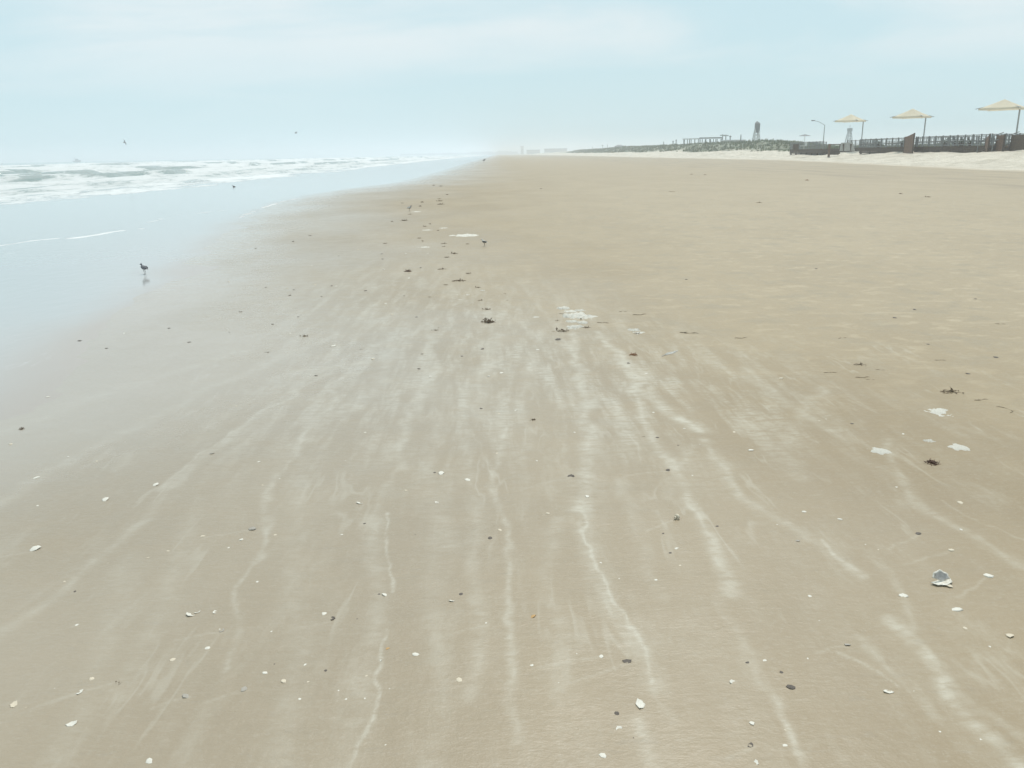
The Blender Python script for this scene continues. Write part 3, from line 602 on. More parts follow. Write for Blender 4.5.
def gull(label, u, v, Y, span, bank, rz):
    p = at(u, v, Y); o = empty('flying_gull', p, label, 'bird', 'gulls in flight over the surf', rz); o.rotation_euler = (bank, 0, rz); s = span
    b = MB(); ell(b, (0, 0, 0), (.22*s, .055*s, .06*s), 10, 8, 0, -.1); ell(b, (.22*s, 0, .015*s), (.055*s, .04*s, .04*s), 8, 6); b.tube([(-.18*s, 0, 0), (-.32*s, 0, 0)], [.04*s, .06*s], 8, .2); b.build('body', m_bd, o, True)
    for s_ in (-1, 1):
        f_ = [(.10*s, 0), (.13*s, .18*s), (.06*s, .34*s), (-.08*s, .5*s)]; r_ = [(-.10*s, 0), (-.06*s, .18*s), (-.06*s, .34*s), (-.10*s, .5*s)]; zs = [.02*s, .13*s, .14*s, .08*s]
        V = [(x_, s_*y_, z_+.012*s) for (x_, y_), z_ in zip(f_, zs)]+[(x_, s_*y_, z_+.006*s) for (x_, y_), z_ in zip(r_, zs)]
        V += [(x_, y_, z_-.02*s) for x_, y_, z_ in V]
        mk('wing', V, [(i, i+1, 5+i, 4+i) for i in range(3)]+[(8+i, 12+i, 13+i, 9+i) for i in range(3)]+[(i, 8+i, 9+i, i+1) for i in range(3)]+[(4+i, 5+i, 13+i, 12+i) for i in range(3)]+[(3, 11, 15, 7)], m_bd, o)
    MB().tube([(.27*s, 0, .01*s), (.32*s, 0, 0)], [.012*s, .004*s], 5).build('beak', m_leg, o)
gull('gull banking steeply above the left breakers', 124.5, 142.5, 120, .85, R(65), R(70))
gull('gull gliding above the middle of the surf, right of the banking one', 296, 133, 150, .95, R(-15), R(160))
# ------------------------------------------------------------------ beach litter
m_shw = mat('white_shell', (.72, .70, .64), .55, .4, (.50, .47, .40), .2, 90); m_shc = mat('cream_shell', (.50, .42, .30), .6, .4, (.60, .55, .46), .2, 80)
m_shg = mat('grey_shell', (.25, .23, .20), .6, .4, (.40, .37, .32), .2, 80); m_shd = mat('dark_shell', (.055, .045, .04), .6, .4, (.12, .10, .08), .2, 80); m_sho = mat('ochre_shell', (.50, .32, .13), .55, .4, (.38, .22, .09), .2, 80)
m_weed = mat('dark_seaweed', (.11, .08, .052), .75, .3, (.12, .085, .05), 0, 30); m_weedr = mat('reddish_seaweed', (.11, .05, .032), .75, .3, (.05, .028, .02), 0, 40); m_weedo = mat('orange_seaweed', (.30, .14, .06), .75, .3, (.13, .07, .035), 0, 40)
m_reed = mat('dry_reed', (.16, .125, .08), .85, .2, (.10, .08, .055), 0, 30); m_foam = mat('dried_foam', (.68, .66, .60), .9, .2, (.52, .50, .44), .6, 22); m_feather = mat('pale_feather', (.66, .65, .60), .8, .2, (.30, .30, .29), 0, 60)
def shell_mesh(kind):
    rs = random.Random(hash(kind) % 1000 if False else sum(map(ord, kind))); V = []; Fc = []; nr = 7; na = 17
    def surf(off):
        out = []
        for i in range(nr+1):
            t = i/nr
            for k in range(na):
                a = -1.25+2.5*k/(na-1)
                r_ = t*(1+.05*math.cos(a*9)*t)*(1-.10*abs(a)); x_ = r_*math.sin(a)*1.02; y_ = r_*math.cos(a)*1.15-.5
                rad = math.hypot(x_, y_); z_ = .34*math.sqrt(max(0, 1-min(1, rad*rad*.92)))*(1-.25*t)+.02*math.cos(k*math.pi)*t
                out.append((x_, y_, max(0, z_)-off))
        return out
    a = surf(0); b = surf(.06); V = a+b; n = len(a)
    for i in range(nr):
        for k in range(na-1): q = (i*na+k, i*na+k+1, (i+1)*na+k+1, (i+1)*na+k); Fc.append(q); Fc.append(tuple(n+j for j in q[::-1]))
    for k in range(na-1): Fc.append((nr*na+k, nr*na+k+1, n+nr*na+k+1, n+nr*na+k))
    for i in range(nr):
        Fc.append((i*na, (i+1)*na, n+(i+1)*na, n+i*na)); Fc.append((i*na+na-1, n+i*na+na-1, n+(i+1)*na+na-1, (i+1)*na+na-1))
    return V, Fc
def frag_mesh(sd_):
    rs = random.Random(sd_); V = []; n = 7
    rad = [rs.uniform(.55, 1) for _ in range(n)]
    for z_, s_ in ((0, 1), (.16, .92), (.26, .45)): V += [(rad[k]*s_*math.cos(6.283*k/n), rad[k]*s_*math.sin(6.283*k/n), z_+rs.uniform(-.03, .05)*(z_ > 0)) for k in range(n)]
    Fc = [(j*n+k, j*n+(k+1) % n, (j+1)*n+(k+1) % n, (j+1)*n+k) for j in range(2) for k in range(n)]+[tuple(range(2*n, 3*n)), tuple(range(n))[::-1]]
    return V, Fc
def snail_mesh():
    mb = MB(); P = []; Rr = []
    for i in range(34):
        t = i/33; a = t*4.4*math.pi; r_ = .42*(1-t)+.02; P.append((r_*math.cos(a), t*1.3-.55, .40+r_*math.sin(a)*.9)); Rr.append(.36*(1-t)+.03)
    mb.tube(P, Rr, 8); return mb.v, mb.f
def weed_mesh(sd_, n=70, flat=.32, elong=1.0):
    rs = random.Random(sd_); mb = MB()
    for i in range(n):
        a = rs.uniform(0, 6.28); r0 = rs.random()**.8*.75; p = Vector((r0*math.cos(a)*elong, r0*math.sin(a), rs.uniform(.03, flat)*(1.1-r0))); d = Vector((rs.uniform(-1, 1)*elong, rs.uniform(-1, 1), rs.uniform(-.5, .5))).normalized()
        pts = [p.copy()]
        for k in range(4):
            d = (d+Vector((rs.uniform(-.8, .8), rs.uniform(-.8, .8), rs.uniform(-.4, .25)))).normalized(); p = p+d*.13; p.z = max(.02, p.z); pts.append(p.copy())
        mb.tube(pts, [.035, .045, .04, .03, .012], 4, .5)
        if i % 3 == 0: ell(mb, pts[2], (.09, .07, .05), 6, 4)
    return mb.v, mb.f
def flatweed_mesh(sd_): return weed_mesh(sd_, 34, .14, 1.5)
def stick_mesh(sd_, br=2):
    rs = random.Random(sd_); mb = MB(); P = [Vector((-1+2*i/9, .16*math.sin(i*.9+sd_), .05+.04*math.sin(i))) for i in range(10)]
    mb.tube(P, [.035]*8+[.025, .012], 6)
    for b in range(br):
        i = rs.randint(2, 7); s_ = rs.choice((-1, 1)); mb.tube([P[i], P[i]+Vector((.18, s_*.16, .05)), P[i]+Vector((.42, s_*.30, .02))], [.024, .018, .008], 5)
    return mb.v, mb.f
def curve_mesh():
    mb = MB(); P = [(-.9+.0*i, 0, 0) for i in range(0)]
    P = [Vector((.75*math.sin(t)-.1, -.9+1.0*(1-math.cos(t)), .04+.03*math.sin(3*t))) for t in [i*3.0/16 for i in range(17)]]
    mb.tube(P, [.022]*15+[.016, .008], 6); mb.tube([P[5], P[5]+Vector((.22, -.14, .02))], [.014, .006], 5); return mb.v, mb.f
def foam_mesh(sd_, hgt=.18):
    nx = 34; ny = 26; gx, gy = np.meshgrid(np.linspace(-1, 1, nx), np.linspace(-.8, .8, ny)); rr_ = np.hypot(gx, gy*1.35)
    f_ = fbm(gx*2.4+sd_*9, gy*3.6+sd_*5, 1000+sd_, 4)*1.25-.70*rr_**1.6-.12; V = []; Fc = []; idx = {}
    hz_ = np.clip(f_, 0, .35)/.35; bz = fbm(gx*8, gy*8, 1100+sd_, 2)
    for j in range(ny):
        for i in range(nx): V.append((gx[j, i]*1.15, gy[j, i]*1.15, (hgt*(.25+hz_[j, i]*(.4+.9*bz[j, i]))) if f_[j, i] > .03 else -.004))
    for j in range(ny-1):
        for i in range(nx-1):
            if max(f_[j, i], f_[j, i+1], f_[j+1, i], f_[j+1, i+1]) > .03: Fc.append((j*nx+i, j*nx+i+1, (j+1)*nx+i+1, (j+1)*nx+i))
    return V, Fc
def feather_mesh(sd_):
    rs = random.Random(sd_); mb = MB(); mb.tube([(-1, 0, .05), (-.2, .06, .12), (1, .0, .04)], [.03, .022, .008], 5)
    for i in range(22):
        t = i/21; x_ = -.6+1.55*t; y0 = .05*(1-t)
        for s_ in (-1, 1):
            if rs.random() < .12: continue
            w_ = .30*math.sin(math.pi*(.15+.8*t))*rs.uniform(.8, 1.1); mb.add([(x_, y0, .07), (x_+.09, y0, .07), (x_+.20, y0+s_*w_, .03+rs.random()*.05), (x_+.12, y0+s_*w_, .03+rs.random()*.04)], [(0, 1, 2, 3)])
    return mb.v, mb.f
KM = {}
def kmesh(kind, mt, var):
    key = (kind, mt.name, var)
    if key not in KM:
        V, Fc = {'shell': lambda: shell_mesh('a'), 'frag': lambda: frag_mesh(var), 'snail': snail_mesh, 'weed': lambda: weed_mesh(var), 'flatweed': lambda: flatweed_mesh(var), 'stick': lambda: stick_mesh(var),
                 'reed': curve_mesh, 'foam': lambda: foam_mesh(var), 'foamflat': lambda: foam_mesh(var, .07), 'feather': lambda: feather_mesh(var)}[kind]()
        me = bpy.data.meshes.new(kind); me.from_pydata([tuple(v) for v in V], [], Fc); me.materials.append(mt)
        if kind in ('shell', 'snail', 'foam', 'foamflat'): me.polygons.foreach_set('use_smooth', [True]*len(me.polygons))
        KM[key] = me
    return KM[key]
LOOK = {'w': ('shell', m_shw, 'white shell half', 'seashell', 'shell'), 'c': ('shell', m_shc, 'cream shell half', 'seashell', 'shell'), 'g': ('shell', m_shg, 'grey-brown shell half', 'seashell', 'shell'), 'd': ('shell', m_shd, 'dark shell', 'seashell', 'shell'),
        'o': ('shell', m_sho, 'ochre yellow shell', 'seashell', 'shell'), 's': ('snail', m_shc, 'spiral snail shell', 'snail_shell', 'shell'), 'f': ('frag', m_shw, 'white shell chip', 'shell_fragment', 'shell chip'), 'e': ('frag', m_shc, 'cream shell chip', 'shell_fragment', 'shell chip'),
        'k': ('frag', m_shd, 'dark pebble', 'pebble', 'pebble'), 'W': ('weed', m_weed, 'dark seaweed clump', 'seaweed_clump', 'seaweed'), 'R': ('weed', m_weedr, 'reddish brown seaweed clump', 'seaweed_clump', 'seaweed'), 'O': ('weed', m_weedo, 'orange-brown seaweed clump', 'seaweed_clump', 'seaweed'),
        'L': ('flatweed', m_weed, 'flat dark seaweed strand', 'seaweed_strand', 'seaweed'), 'T': ('stick', m_reed, 'thin brown twig', 'twig', 'twig'), 'C': ('reed', m_reed, 'curved dry reed', 'reed', 'reed'), 'F': ('foam', m_foam, 'white foam lump', 'foam_lump', 'foam'), 'P': ('foamflat', m_foam, 'flat white foam scrap', 'foam_scrap', 'foam'), 'Q': ('feather', m_feather, 'pale feather', 'feather', 'feather')}
# (u, v, look, width px, own label or None)
IT = [
 # landmarks with labels of their own
 (932, 465, 'R', 15, 'reddish brown seaweed clump on bare sand, below the three flat white scraps'), (1004, 411, 'C', 17, 'curved dry reed shaped like a hook near the right edge'), (940, 413.5, 'P', 25, 'largest flat white foam scrap on the right side of the sand'),
 (640, 707.5, 'w', 13, 'broad white shell half with a hollow, near the bottom centre'), (633.5, 356, 'O', 11, 'orange-brown seaweed clump right of the white foam pile'), (669.5, 355, 'Q', 22, 'pale branching feather right of the orange-brown clump'),
 (533, 421, 'W', 9, 'small black and orange clump alone in the middle of the sand'), (488, 323, 'W', 20, 'biggest dark seaweed clump in the wrack line left of the foam pile'), (35.6, 551, 'w', 10, 'bright upright white shell near the left edge'),
 (191, 616.5, 'w', 9, 'larger of two white shells lying side by side at lower left'), (197.5, 614, 'w', 6, 'smaller of two white shells lying side by side at lower left'), (408, 272, 'R', 11, 'reddish black seaweed clump left of the wrack line'),
 (533.3, 619, 'o', 7, 'ochre yellow shell in the lower middle of the sand'), (627, 664, 'd', 9, 'dark hollow shell with a pale rim at the end of a streak'), (617, 716, 'k', 7, 'round black pebble left of the broad hollow white shell'), (332.5, 620.5, 'd', 7, 'black and white shell in the lower left of the sand'),
 (252.5, 530.5, 'g', 9, 'grey-brown shell at the left end of a pale streak'), (118.6, 685, 'L', 9, 'small tuft of dark weed in the bottom left sand'), (1010, 638, 'c', 9, 'cream shell close to the right edge'), (791, 690, 'k', 10, 'flat dark stone chip in the lower right sand'),
 (941.5, 443, 'P', 0, None), (464, 236, 'P', 24, 'long flat white foam scrap beside the pale shorebird'), (951, 393, 'L', 26, 'wide tangle of fine dark weed above the flat white scraps'), (305, 337, 'L', 13, 'flat dark weed strand in the left middle of the sand'),
 (458.7, 281.5, 'L', 18, 'longest flat dark strand of the wrack line'), (21.6, 429.5, 'W', 8, 'dark weed clump near the left edge with a twig'), (244, 691, 'g', 8, 'round grey shell near the bottom left'), (72, 726, 'w', 9, 'plump white shell in the bottom left corner'),
 # shells, chips, pebbles
 (106, 501, 'w', 8, None), (203, 537.6, 'e', 5, None), (242, 541, 'f', 5, None), (228.5, 549.5, 'f', 3.5, None), (148, 559, 'e', 3.5, None), (75, 593, 'k', 4, None), (215, 614, 'w', 6, None), (222, 632.5, 'g', 6, None), (208, 650, 'f', 6, None), (173, 661.5, 'c', 6, None), (92, 681, 'e', 6, None), (80, 694, 'w', 7, None), (14.6, 706.5, 'c', 8, None), (150, 763, 'w', 8, None), (186, 698, 'g', 8, None),
 (360, 505, 'w', 7, None), (436.7, 504, 'w', 5, None), (342, 536.6, 'f', 4, None), (490.4, 540, 'd', 6, None), (500, 532, 'e', 5, None), (257, 584, 'f', 4, None), (384.7, 597, 'w', 7, None), (379, 596, 'k', 4, None), (452.4, 602.5, 'w', 7, None), (461, 596, 'k', 6, None), (324.4, 615.5, 'f', 6, None), (486, 625, 'f', 4, None), (388, 651, 'o', 5, None), (415.4, 657, 'f', 8, None), (379.5, 663, 'w', 5, None), (265.8, 674.4, 'f', 6, None), (284, 683, 'c', 7, None), (308, 684, 'e', 4, None), (325.8, 673, 'k', 5, None), (300, 701, 'f', 5, None), (339.7, 693, 'f', 3.5, None), (335.5, 695, 'f', 3, None), (345.6, 702, 'f', 4, None), (364.8, 701, 'f', 4, None), (367, 678, 'e', 4, None), (459.7, 682.4, 'e', 7, None), (274.5, 665.7, 'k', 3.5, None), (386.5, 697, 'f', 3, None),
 (547.6, 515, 'e', 6, None), (676, 521, 's', 8, None), (716.7, 528, 'k', 4, None), (676, 550, 'f', 5, None), (655.7, 581.6, 'f', 5, None), (679.8, 567, 'e', 4, None), (601, 659.4, 'w', 6, None), (531.5, 668, 'f', 5, None), (619, 731, 'w', 7, None), (602.7, 758.5, 'w', 8, None), (732.8, 685, 'w', 7, None), (747.8, 665, 'k', 5, None), (765, 663, 'f', 5, None), (752, 725.7, 'w', 7, None), (750, 748, 'd', 7, None), (755, 766, 'w', 7, None),
 (960, 505, 'e', 6, None), (803.6, 513, 'f', 5, None), (840, 521, 'f', 6, None), (918, 536, 'd', 6, None), (797.6, 542.6, 'g', 5, None), (951.5, 552, 'e', 7, None), (948, 588, 'c', 9, 'small cream shell piece touching the big open clam shell'), (903, 598, 'w', 8, None), (988, 578, 'f', 9, None), (956.7, 612, 'f', 9, None), (810, 598, 'f', 5, None), (847.5, 647, 'g', 7, None), (782, 675, 'k', 5, None), (888, 694.6, 'w', 9, None), (965, 630.5, 'e', 5, None), (939, 734, 'f', 4, None), (980, 742, 'f', 4, None), (785.4, 748.7, 'f', 5, None),
 (929, 443, 'F', 8, None), (958.5, 449, 'P', 16, None), (880, 452.5, 'P', 16, None), (903, 436, 'f', 4, None), (635, 378, 'L', 5, None), (646, 375, 'f', 4, None), (516, 412, 'w', 5, None), (538, 351, 'f', 5, None), (657, 439, 'k', 5, None), (645.6, 438, 'T', 8, None), (677.6, 447, 'k', 3, None), (751, 452, 'w', 6, None), (734, 433.6, 'e', 5, None), (668, 472, 'd', 6, None), (571, 478, 'd', 7, None), (587, 498, 'w', 6, None), (684, 430, 'f', 4, None), (653.4, 414, 'f', 4, None), (574.5, 433.6, 'f', 4, None), (537, 462, 'f', 3.5, None), (781, 380, 'e', 7, None),
 (461.7, 357, 'k', 4, None), (482, 350, 'k', 5, None), (489, 377, 'f', 5, None), (501.6, 373.7, 'f', 6, None), (481.5, 410, 'k', 5, None), (441, 475, 'w', 8, None), (435, 474, 'k', 4, None), (405.7, 492, 'e', 5, None), (259, 463, 'f', 4, None), (467.5, 481.5, 'f', 6, None), (156, 486, 'w', 7, None), (37, 478.5, 'f', 6, None), (212, 454.6, 'g', 5, None), (48.5, 397, 'f', 5, None), (267, 353, 'g', 6, None), (333.3, 347, 'w', 7, None), (373, 360, 'e', 6, None), (430.5, 377.6, 'w', 5, None), (19, 322, 'P', 9, None), (189.6, 343, 'k', 4, None), (107, 348.7, 'k', 4, None), (80, 341, 'k', 5, None), (240.7, 312.5, 'L', 7, None), (316, 376.6, 'k', 5, None), (419.5, 370, 'k', 5, None), (361.5, 350, 'g', 5, None), (628.7, 364.6, 'k', 5, None), (558, 341, 'd', 8, None),
 # wrack line
 (564, 309, 'F', 14, None), (571, 312, 'P', 14, None), (580, 311.5, 'F', 10, None), (577, 317, 'F', 26, 'widest white foam lump in the middle of the foam pile'), (590, 318, 'P', 18, None), (572, 322.5, 'F', 12, None), (583, 323.5, 'F', 12, None), (575, 328.5, 'F', 18, None), (562, 332, 'L', 22, 'dark weed strand under the front of the foam pile'), (586, 328.5, 'L', 14, None), (557, 321.5, 'L', 8, None), (564, 314.5, 'T', 10, None),
 (634, 331, 'F', 12, None), (640, 334, 'P', 14, None), (637, 334.5, 'L', 12, None), (622.7, 312.5, 'T', 9, None), (639.6, 315.6, 'T', 14, None), (603, 323.5, 'T', 12, None), (689, 334, 'T', 18, None), (741, 339, 'T', 12, None), (536, 317.7, 'P', 8, None),
 (487.3, 310, 'L', 13, None), (481, 301, 'L', 10, None), (435.7, 331, 'L', 10, None), (422, 355, 'L', 7, None), (438.4, 328.7, 'L', 5, None), (429.3, 297.9, 'L', 7, None), (445.4, 285.7, 'L', 9, None), (477.7, 288, 'L', 10, None), (482.6, 291, 'F', 5, None), (456.8, 295.4, 'P', 5, None), (467, 295.4, 'P', 6, None), (459.6, 300.4, 'P', 6, None), (468, 274, 'L', 11, None), (442, 269.8, 'L', 12, None), (446.6, 258, 'L', 10, None), (453.6, 254, 'L', 13, None), (420.6, 268.5, 'k', 4, None), (505, 294.4, 'L', 5, None), (507, 301, 'L', 5, None),
 (444, 244, 'L', 9, None), (444, 247, 'L', 7, None), (467.4, 244.5, 'L', 7, None), (419, 238.6, 'L', 8, None), (422.5, 241.5, 'W', 4, None), (424, 247.6, 'P', 11, None), (438, 231, 'W', 4, None), (427, 230.6, 'P', 9, None), (444, 228.5, 'P', 9, None), (424.6, 226.8, 'L', 8, None), (430, 224.4, 'W', 4, None), (392, 222, 'W', 4, None), (402, 203.4, 'L', 6, None), (422.3, 202.6, 'W', 5, None), (420, 206.6, 'W', 5, None), (410, 214.8, 'L', 6, None), (416, 212.2, 'P', 9, None), (439.6, 199.2, 'L', 6, None), (440, 201.4, 'L', 9, None), (440.5, 204.6, 'L', 11, None), (433.7, 185.5, 'W', 4, None), (441, 186.4, 'L', 6, None), (447, 195, 'W', 4, None), (310, 236, 'L', 6, None), (293, 242, 'W', 4, None), (255.7, 248.7, 'W', 3, None), (404, 221, 'L', 12, None), (385, 244, 'L', 8, None),
 # dry side
 (859.6, 366, 'L', 16, None), (862.5, 379, 'T', 13, None), (870, 381, 'T', 8, None), (981, 401, 'T', 13, None), (996, 358, 'k', 6, None), (895, 319, 'k', 5, None), (842, 339, 'T', 9, None), (928, 345, 'k', 4, None), (914.6, 310.6, 'k', 5, None), (968, 374.5, 'k', 5, None), (880, 371, 'T', 8, None), (830, 374, 'T', 12, None), (940, 361, 'T', 10, None),
 (759, 203, 'L', 8, None), (927.6, 197.3, 'L', 8, None), (691.4, 174.5, 'L', 5, None), (705, 175, 'L', 5, None), (816, 269.7, 'k', 4, None), (686, 280, 'k', 4, None), (807, 180.5, 'O', 4, None), (900.6, 194, 'R', 4, None), (672, 192, 'T', 6, None), (541, 189, 'k', 3, None), (975, 300, 'k', 4, None), (1000, 325, 'T', 8, None),
]
IT = [i for i in IT if i[3] > 0]
# scattered specks of shell between the swash and the wrack, seen as dark and pale dots
rs = random.Random(12)
for i in range(34):
    v = 250+85*rs.random(); u = (500-(v-150)*(.35+1.7*rs.random())); IT.append((u, v, rs.choice('kkLefk'), rs.uniform(2.5, 4.5), None))
for i in range(64):
    v = 400+360*rs.random()**.9; u = rs.uniform(5, 1018); IT.append((u, v, rs.choice('ffefekfew'), rs.uniform(2.2, 4.2), None))
ORD = ['', 'second', 'third', 'fourth', 'fifth', 'sixth', 'seventh', 'eighth', 'ninth', 'tenth', 'eleventh', 'twelfth', 'thirteenth', 'fourteenth', 'fifteenth', 'sixteenth', 'seventeenth', 'eighteenth', 'nineteenth', 'twentieth']+['%dth' % i for i in range(21, 60)]
LM = [(941, 581, 'big open clam shell'), (932, 465, 'reddish brown seaweed clump'), (1004, 411, 'hook-shaped reed'), (940, 413, 'largest flat foam scrap'), (640, 707, 'broad hollow white shell'), (633, 356, 'orange-brown seaweed clump'), (669, 355, 'pale branching feather'), (533, 421, 'black and orange clump'),
      (488, 323, 'biggest dark seaweed clump'), (35, 551, 'upright white shell by the left edge'), (194, 616, 'side-by-side white shells'), (408, 272, 'reddish black seaweed clump'), (533, 619, 'ochre yellow shell'), (627, 664, 'dark hollow shell'), (332, 620, 'black and white shell'), (145, 270, 'wading bird'), (484, 246, 'pale shorebird'), (577, 318, 'white foam pile'),
      (252, 530, 'grey-brown shell by the pale streak'), (118, 685, 'small tuft of dark weed'), (951, 393, 'wide weed tangle'), (305, 337, 'flat dark weed strand'), (21, 429, 'dark clump near the left edge'), (1010, 638, 'cream shell by the right edge'), (791, 690, 'flat dark stone chip'), (409, 210, 'dark shorebird by the waterline bend'), (847, 148, 'pale ramp panel'), (756, 135, 'lookout tower')]
own = {}
for (u, v, k, s_, lb) in IT:
    if lb is None:
        d = sorted((math.hypot(u-a, (v-b)*(1.3 if v > 350 else 2.2)), a, b, n) for a, b, n in LM)[0]
        du = u-d[1]; dv = (v-d[2])*(1.3 if v > 350 else 2.2)
        rel = ('right of' if du > 0 else 'left of') if abs(du) > abs(dv) else ('in front of' if dv > 0 else 'beyond')
        own.setdefault((k, rel, d[3]), []).append((d[0], u, v))
for q in own.values(): q.sort()
rs = random.Random(5)
for (u, v, k, s_, lb) in IT:
    kind, mt, desc, nm, cat = LOOK[k]
    if lb is None:
        d = sorted((math.hypot(u-a, (v-b)*(1.3 if v > 350 else 2.2)), a, b, n) for a, b, n in LM)[0]
        du = u-d[1]; dv = (v-d[2])*(1.3 if v > 350 else 2.2)
        rel = ('right of' if du > 0 else 'left of') if abs(du) > abs(dv) else ('in front of' if dv > 0 else 'beyond')
        lst = own[(k, rel, d[3])]; i = lst.index((d[0], u, v))
        lb = (f'{desc} {rel} the {d[3]}' if len(lst) == 1 else f'nearest {desc} {rel} the {d[3]}' if i == 0 else f'{ORD[i]} nearest {desc} {rel} the {d[3]}')
    p = gp(u, v); w_ = s_*mpp(p)*.5*(.85 if k in 'WLR' else 1)*(1.18 if v > 440 else 1)
    var = rs.randint(1, 4) if kind in ('frag', 'weed', 'flatweed', 'stick', 'foam', 'foamflat', 'feather') else 0
    o = bpy.data.objects.new(nm, kmesh(kind, mt, var)); COL.objects.link(o)
    z_ = float(sandz(np.array([p.x]), np.array([p.y]))[0])
    rz = rs.uniform(0, 6.28); sx_ = w_; sy_ = w_; sz_ = w_
    if kind in ('stick', 'flatweed', 'foam', 'foamflat', 'feather', 'weed'): rz = rs.uniform(-.35, .35); sy_ = w_*(1.0 if kind in ('weed', 'foam') else .8)
    if kind == 'reed': rz = R(10)
    if kind == 'flatweed': sx_ = w_/1.25; sz_ = w_*.9
    if kind == 'feather': rz = R(48); sx_ = w_*1.3
    if kind in ('foam', 'foamflat'): sy_ = w_*min(1.6, .5+v/300 if False else 1.3)
    o.location = (p.x, p.y, max(z_, -.03)-.002); o.rotation_euler = (rs.uniform(-.2, .2) if kind in ('shell', 'frag') else 0, rs.uniform(-.2, .2) if kind in ('shell', 'frag') else 0, rz); o.scale = (sx_, sy_, sz_)
    if kind == 'shell' and rs.random() < .4: o.rotation_euler = (math.pi+rs.uniform(-.3, .3), rs.uniform(-.25, .25), rz); o.location.z += .37*w_
    tag(o, lb, cat, {'shell': 'shells scattered over the beach', 'shell chip': 'shell chips scattered over the beach', 'pebble': 'dark pebbles scattered over the beach', 'seaweed': 'seaweed washed up along the beach', 'twig': 'twigs washed up on the beach', 'foam': 'white foam scraps on the beach', 'reed': 'twigs washed up on the beach', 'feather': None}[cat])
# big open clam shell
p = gp(941, 585); s_ = .5*25*mpp(p); z_ = float(sandz(np.array([p.x]), np.array([p.y]))[0])
o = empty('clam_shell', (p.x, p.y, z_), 'big open clam shell with a white rim and grey hollow', 'seashell', None, R(15))
V, Fc = shell_mesh('big'); m_in = mat('grey_nacre', (.30, .29, .28), .45, .5, (.42, .40, .38), 0, 60)
def xf(V, M): return [M @ Vector(v) for v in V]
M1 = Matrix.Translation((0, -.05*s_, .02*s_)) @ Matrix.Rotation(R(180), 4, 'X') @ Matrix.Diagonal((s_, s_*.7, s_*.55, 1)); M1 = Matrix.Translation((0, 0, .20*s_)) @ M1
mk('lower_valve', xf(V, M1), Fc, m_shw, o, True)
M2 = Matrix.Translation((.10*s_, .15*s_, .44*s_)) @ Matrix.Rotation(R(12), 4, 'Y') @ Matrix.Rotation(R(58), 4, 'X') @ Matrix.Diagonal((s_*.95, s_*.66, -s_*.45, 1)) 
mk('upper_valve', xf(V, M2), Fc, m_shw, o, True)
V2 = [(x_*.8, y_*.8, z_2+.0) for x_, y_, z_2 in V[len(V)//2:]]
n = 7; na = 17; F2 = [(i*na+k, i*na+k+1, (i+1)*na+k+1, (i+1)*na+k) for i in range(n) for k in range(na-1)]
M3 = Matrix.Translation((.10*s_, .10*s_, .44*s_)) @ Matrix.Rotation(R(12), 4, 'Y') @ Matrix.Rotation(R(58), 4, 'X') @ Matrix.Diagonal((s_*.93, s_*.62, -s_*.38, 1))
mk('hollow', xf(V2, M3), F2, m_in, o, True)
# ------------------------------------------------------------------ haze
HZ = MB().box(-9200, 9800, -400, 9400, -5, 20); hz = HZ.build('haze', bpy.data.materials.new('sea_haze')); hm = hz.data.materials[0]; hm.use_nodes = True
nt = hm.node_tree; nt.nodes.remove(nt.nodes['Principled BSDF']); pv = nt.nodes.new('ShaderNodeVolumePrincipled')
pv.inputs['Color'].default_value = (.90, .95, 1.0, 1); pv.inputs['Density'].default_value = .0011; pv.inputs['Anisotropy'].default_value = .2
nt.links.new(pv.outputs[0], nt.nodes['Material Output'].inputs['Volume']); tag(hz, 'pale sea haze over the whole beach', 'haze', None, 'stuff')
# ------------------------------------------------------------------ light
EL = 62; AZ = 18          # azimuth measured from +Y towards +X
sun = bpy.data.lights.new('sun', 'SUN'); sun.energy = 3.0; sun.angle = R(1.5); sun.color = (1, .95, .87)
so = bpy.data.objects.new('sun', sun); COL.objects.link(so)
sd = Vector((math.sin(R(AZ))*math.cos(R(EL)), math.cos(R(AZ))*math.cos(R(EL)), math.sin(R(EL))))
so.rotation_euler = sd.to_track_quat('Z', 'Y').to_euler(); so.location = (0, 0, 50)
w = bpy.data.worlds.new('World'); S.world = w; w.use_nodes = True; N = w.node_tree.nodes; L = w.node_tree.links
bg = N['Background']; sk = N.new('ShaderNodeTexSky'); sk.sky_type = 'NISHITA'; sk.sun_disc = False; sk.sun_elevation = R(EL); sk.sun_rotation = R(AZ)
sk.air_density = 1.0; sk.dust_density = 1.6; sk.ozone_density = 1.0
tc = N.new('ShaderNodeTexCoord'); sep = N.new('ShaderNodeSeparateXYZ'); L.new(tc.outputs['Generated'], sep.inputs[0])
def wm(op, a, b):
    n = N.new('ShaderNodeMath'); n.operation = op
    for i, q in enumerate((a, b)):
        if isinstance(q, (int, float)): n.inputs[i].default_value = q
        else: L.new(q, n.inputs[i])
    return n.outputs[0]
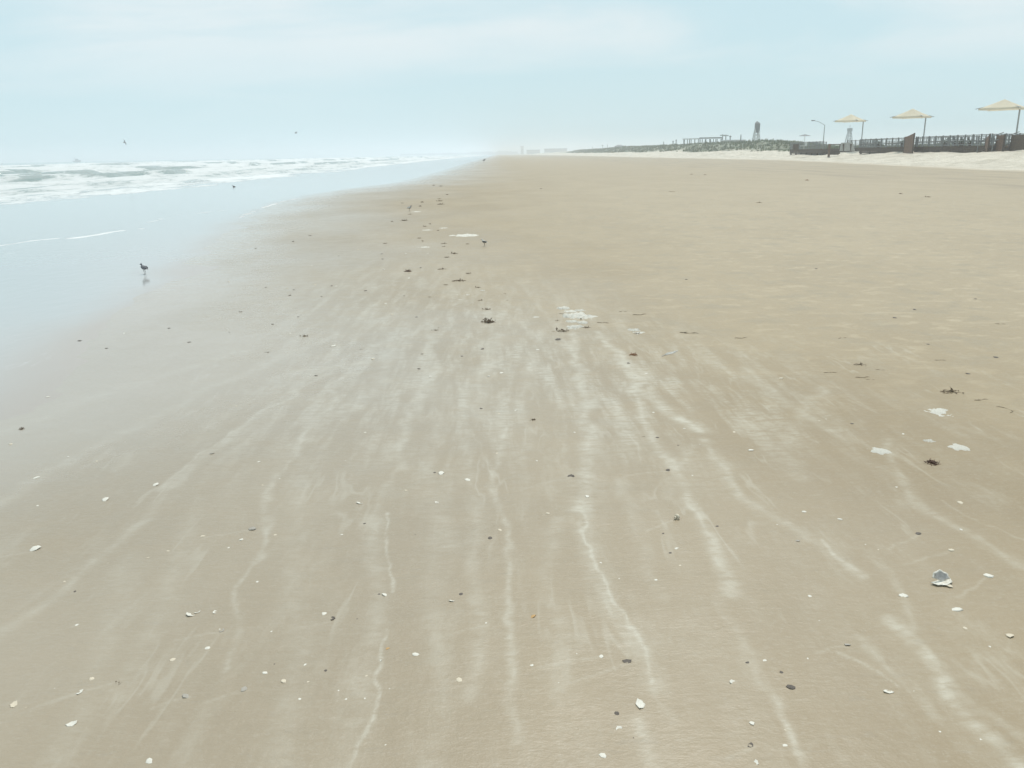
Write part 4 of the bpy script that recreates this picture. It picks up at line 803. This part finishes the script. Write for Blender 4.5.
zz = wm('ADD', wm('MAXIMUM', sep.outputs[2], 0.0), .12)
cb = N.new('ShaderNodeCombineXYZ'); L.new(wm('DIVIDE', sep.outputs[0], zz), cb.inputs[0]); L.new(wm('DIVIDE', sep.outputs[1], zz), cb.inputs[1])
mp = N.new('ShaderNodeMapping'); mp.inputs['Scale'].default_value = (.42, .62, 1); mp.inputs['Rotation'].default_value = (0, 0, R(-14)); mp.inputs['Location'].default_value = (1.3, .4, 0); L.new(cb.outputs[0], mp.inputs[0])
nz = N.new('ShaderNodeTexNoise'); nz.inputs['Scale'].default_value = 1.0; nz.inputs['Detail'].default_value = 5; nz.inputs['Roughness'].default_value = .55; nz.inputs['Distortion'].default_value = .4; L.new(mp.outputs[0], nz.inputs['Vector'])
mr = N.new('ShaderNodeMapRange'); mr.interpolation_type = 'SMOOTHSTEP'; mr.inputs[1].default_value = .38; mr.inputs[2].default_value = .66; mr.inputs[3].default_value = 0; mr.inputs[4].default_value = 1; L.new(nz.outputs['Fac'], mr.inputs[0])
def wmix(f, a, b):
    n = N.new('ShaderNodeMix'); n.data_type = 'RGBA'
    for i, q in ((0, f), (6, a), (7, b)):
        if isinstance(q, (int, float)): n.inputs[i].default_value = q
        elif isinstance(q, tuple): n.inputs[i].default_value = (*q, 1)
        else: L.new(q, n.inputs[i])
    return n.outputs[2]
hi = N.new('ShaderNodeMapRange'); hi.interpolation_type = 'SMOOTHSTEP'; hi.inputs[1].default_value = .02; hi.inputs[2].default_value = .16; L.new(sep.outputs[2], hi.inputs[0])
base = wmix(.88, sk.outputs[0], (6.5, 8.85, 9.55))
L.new(wmix(wm('MULTIPLY', mr.outputs[0], hi.outputs[0]), base, (8.7, 9.55, 9.8)), bg.inputs[0]); bg.inputs[1].default_value = .09
S.view_settings.view_transform = 'Standard'; S.view_settings.look = 'None'; S.view_settings.exposure = 0.03; S.view_settings.gamma = 1
S.render.engine = 'CYCLES'; S.cycles.volume_bounces = 2; S.cycles.max_bounces = 6; S.cycles.transparent_max_bounces = 8
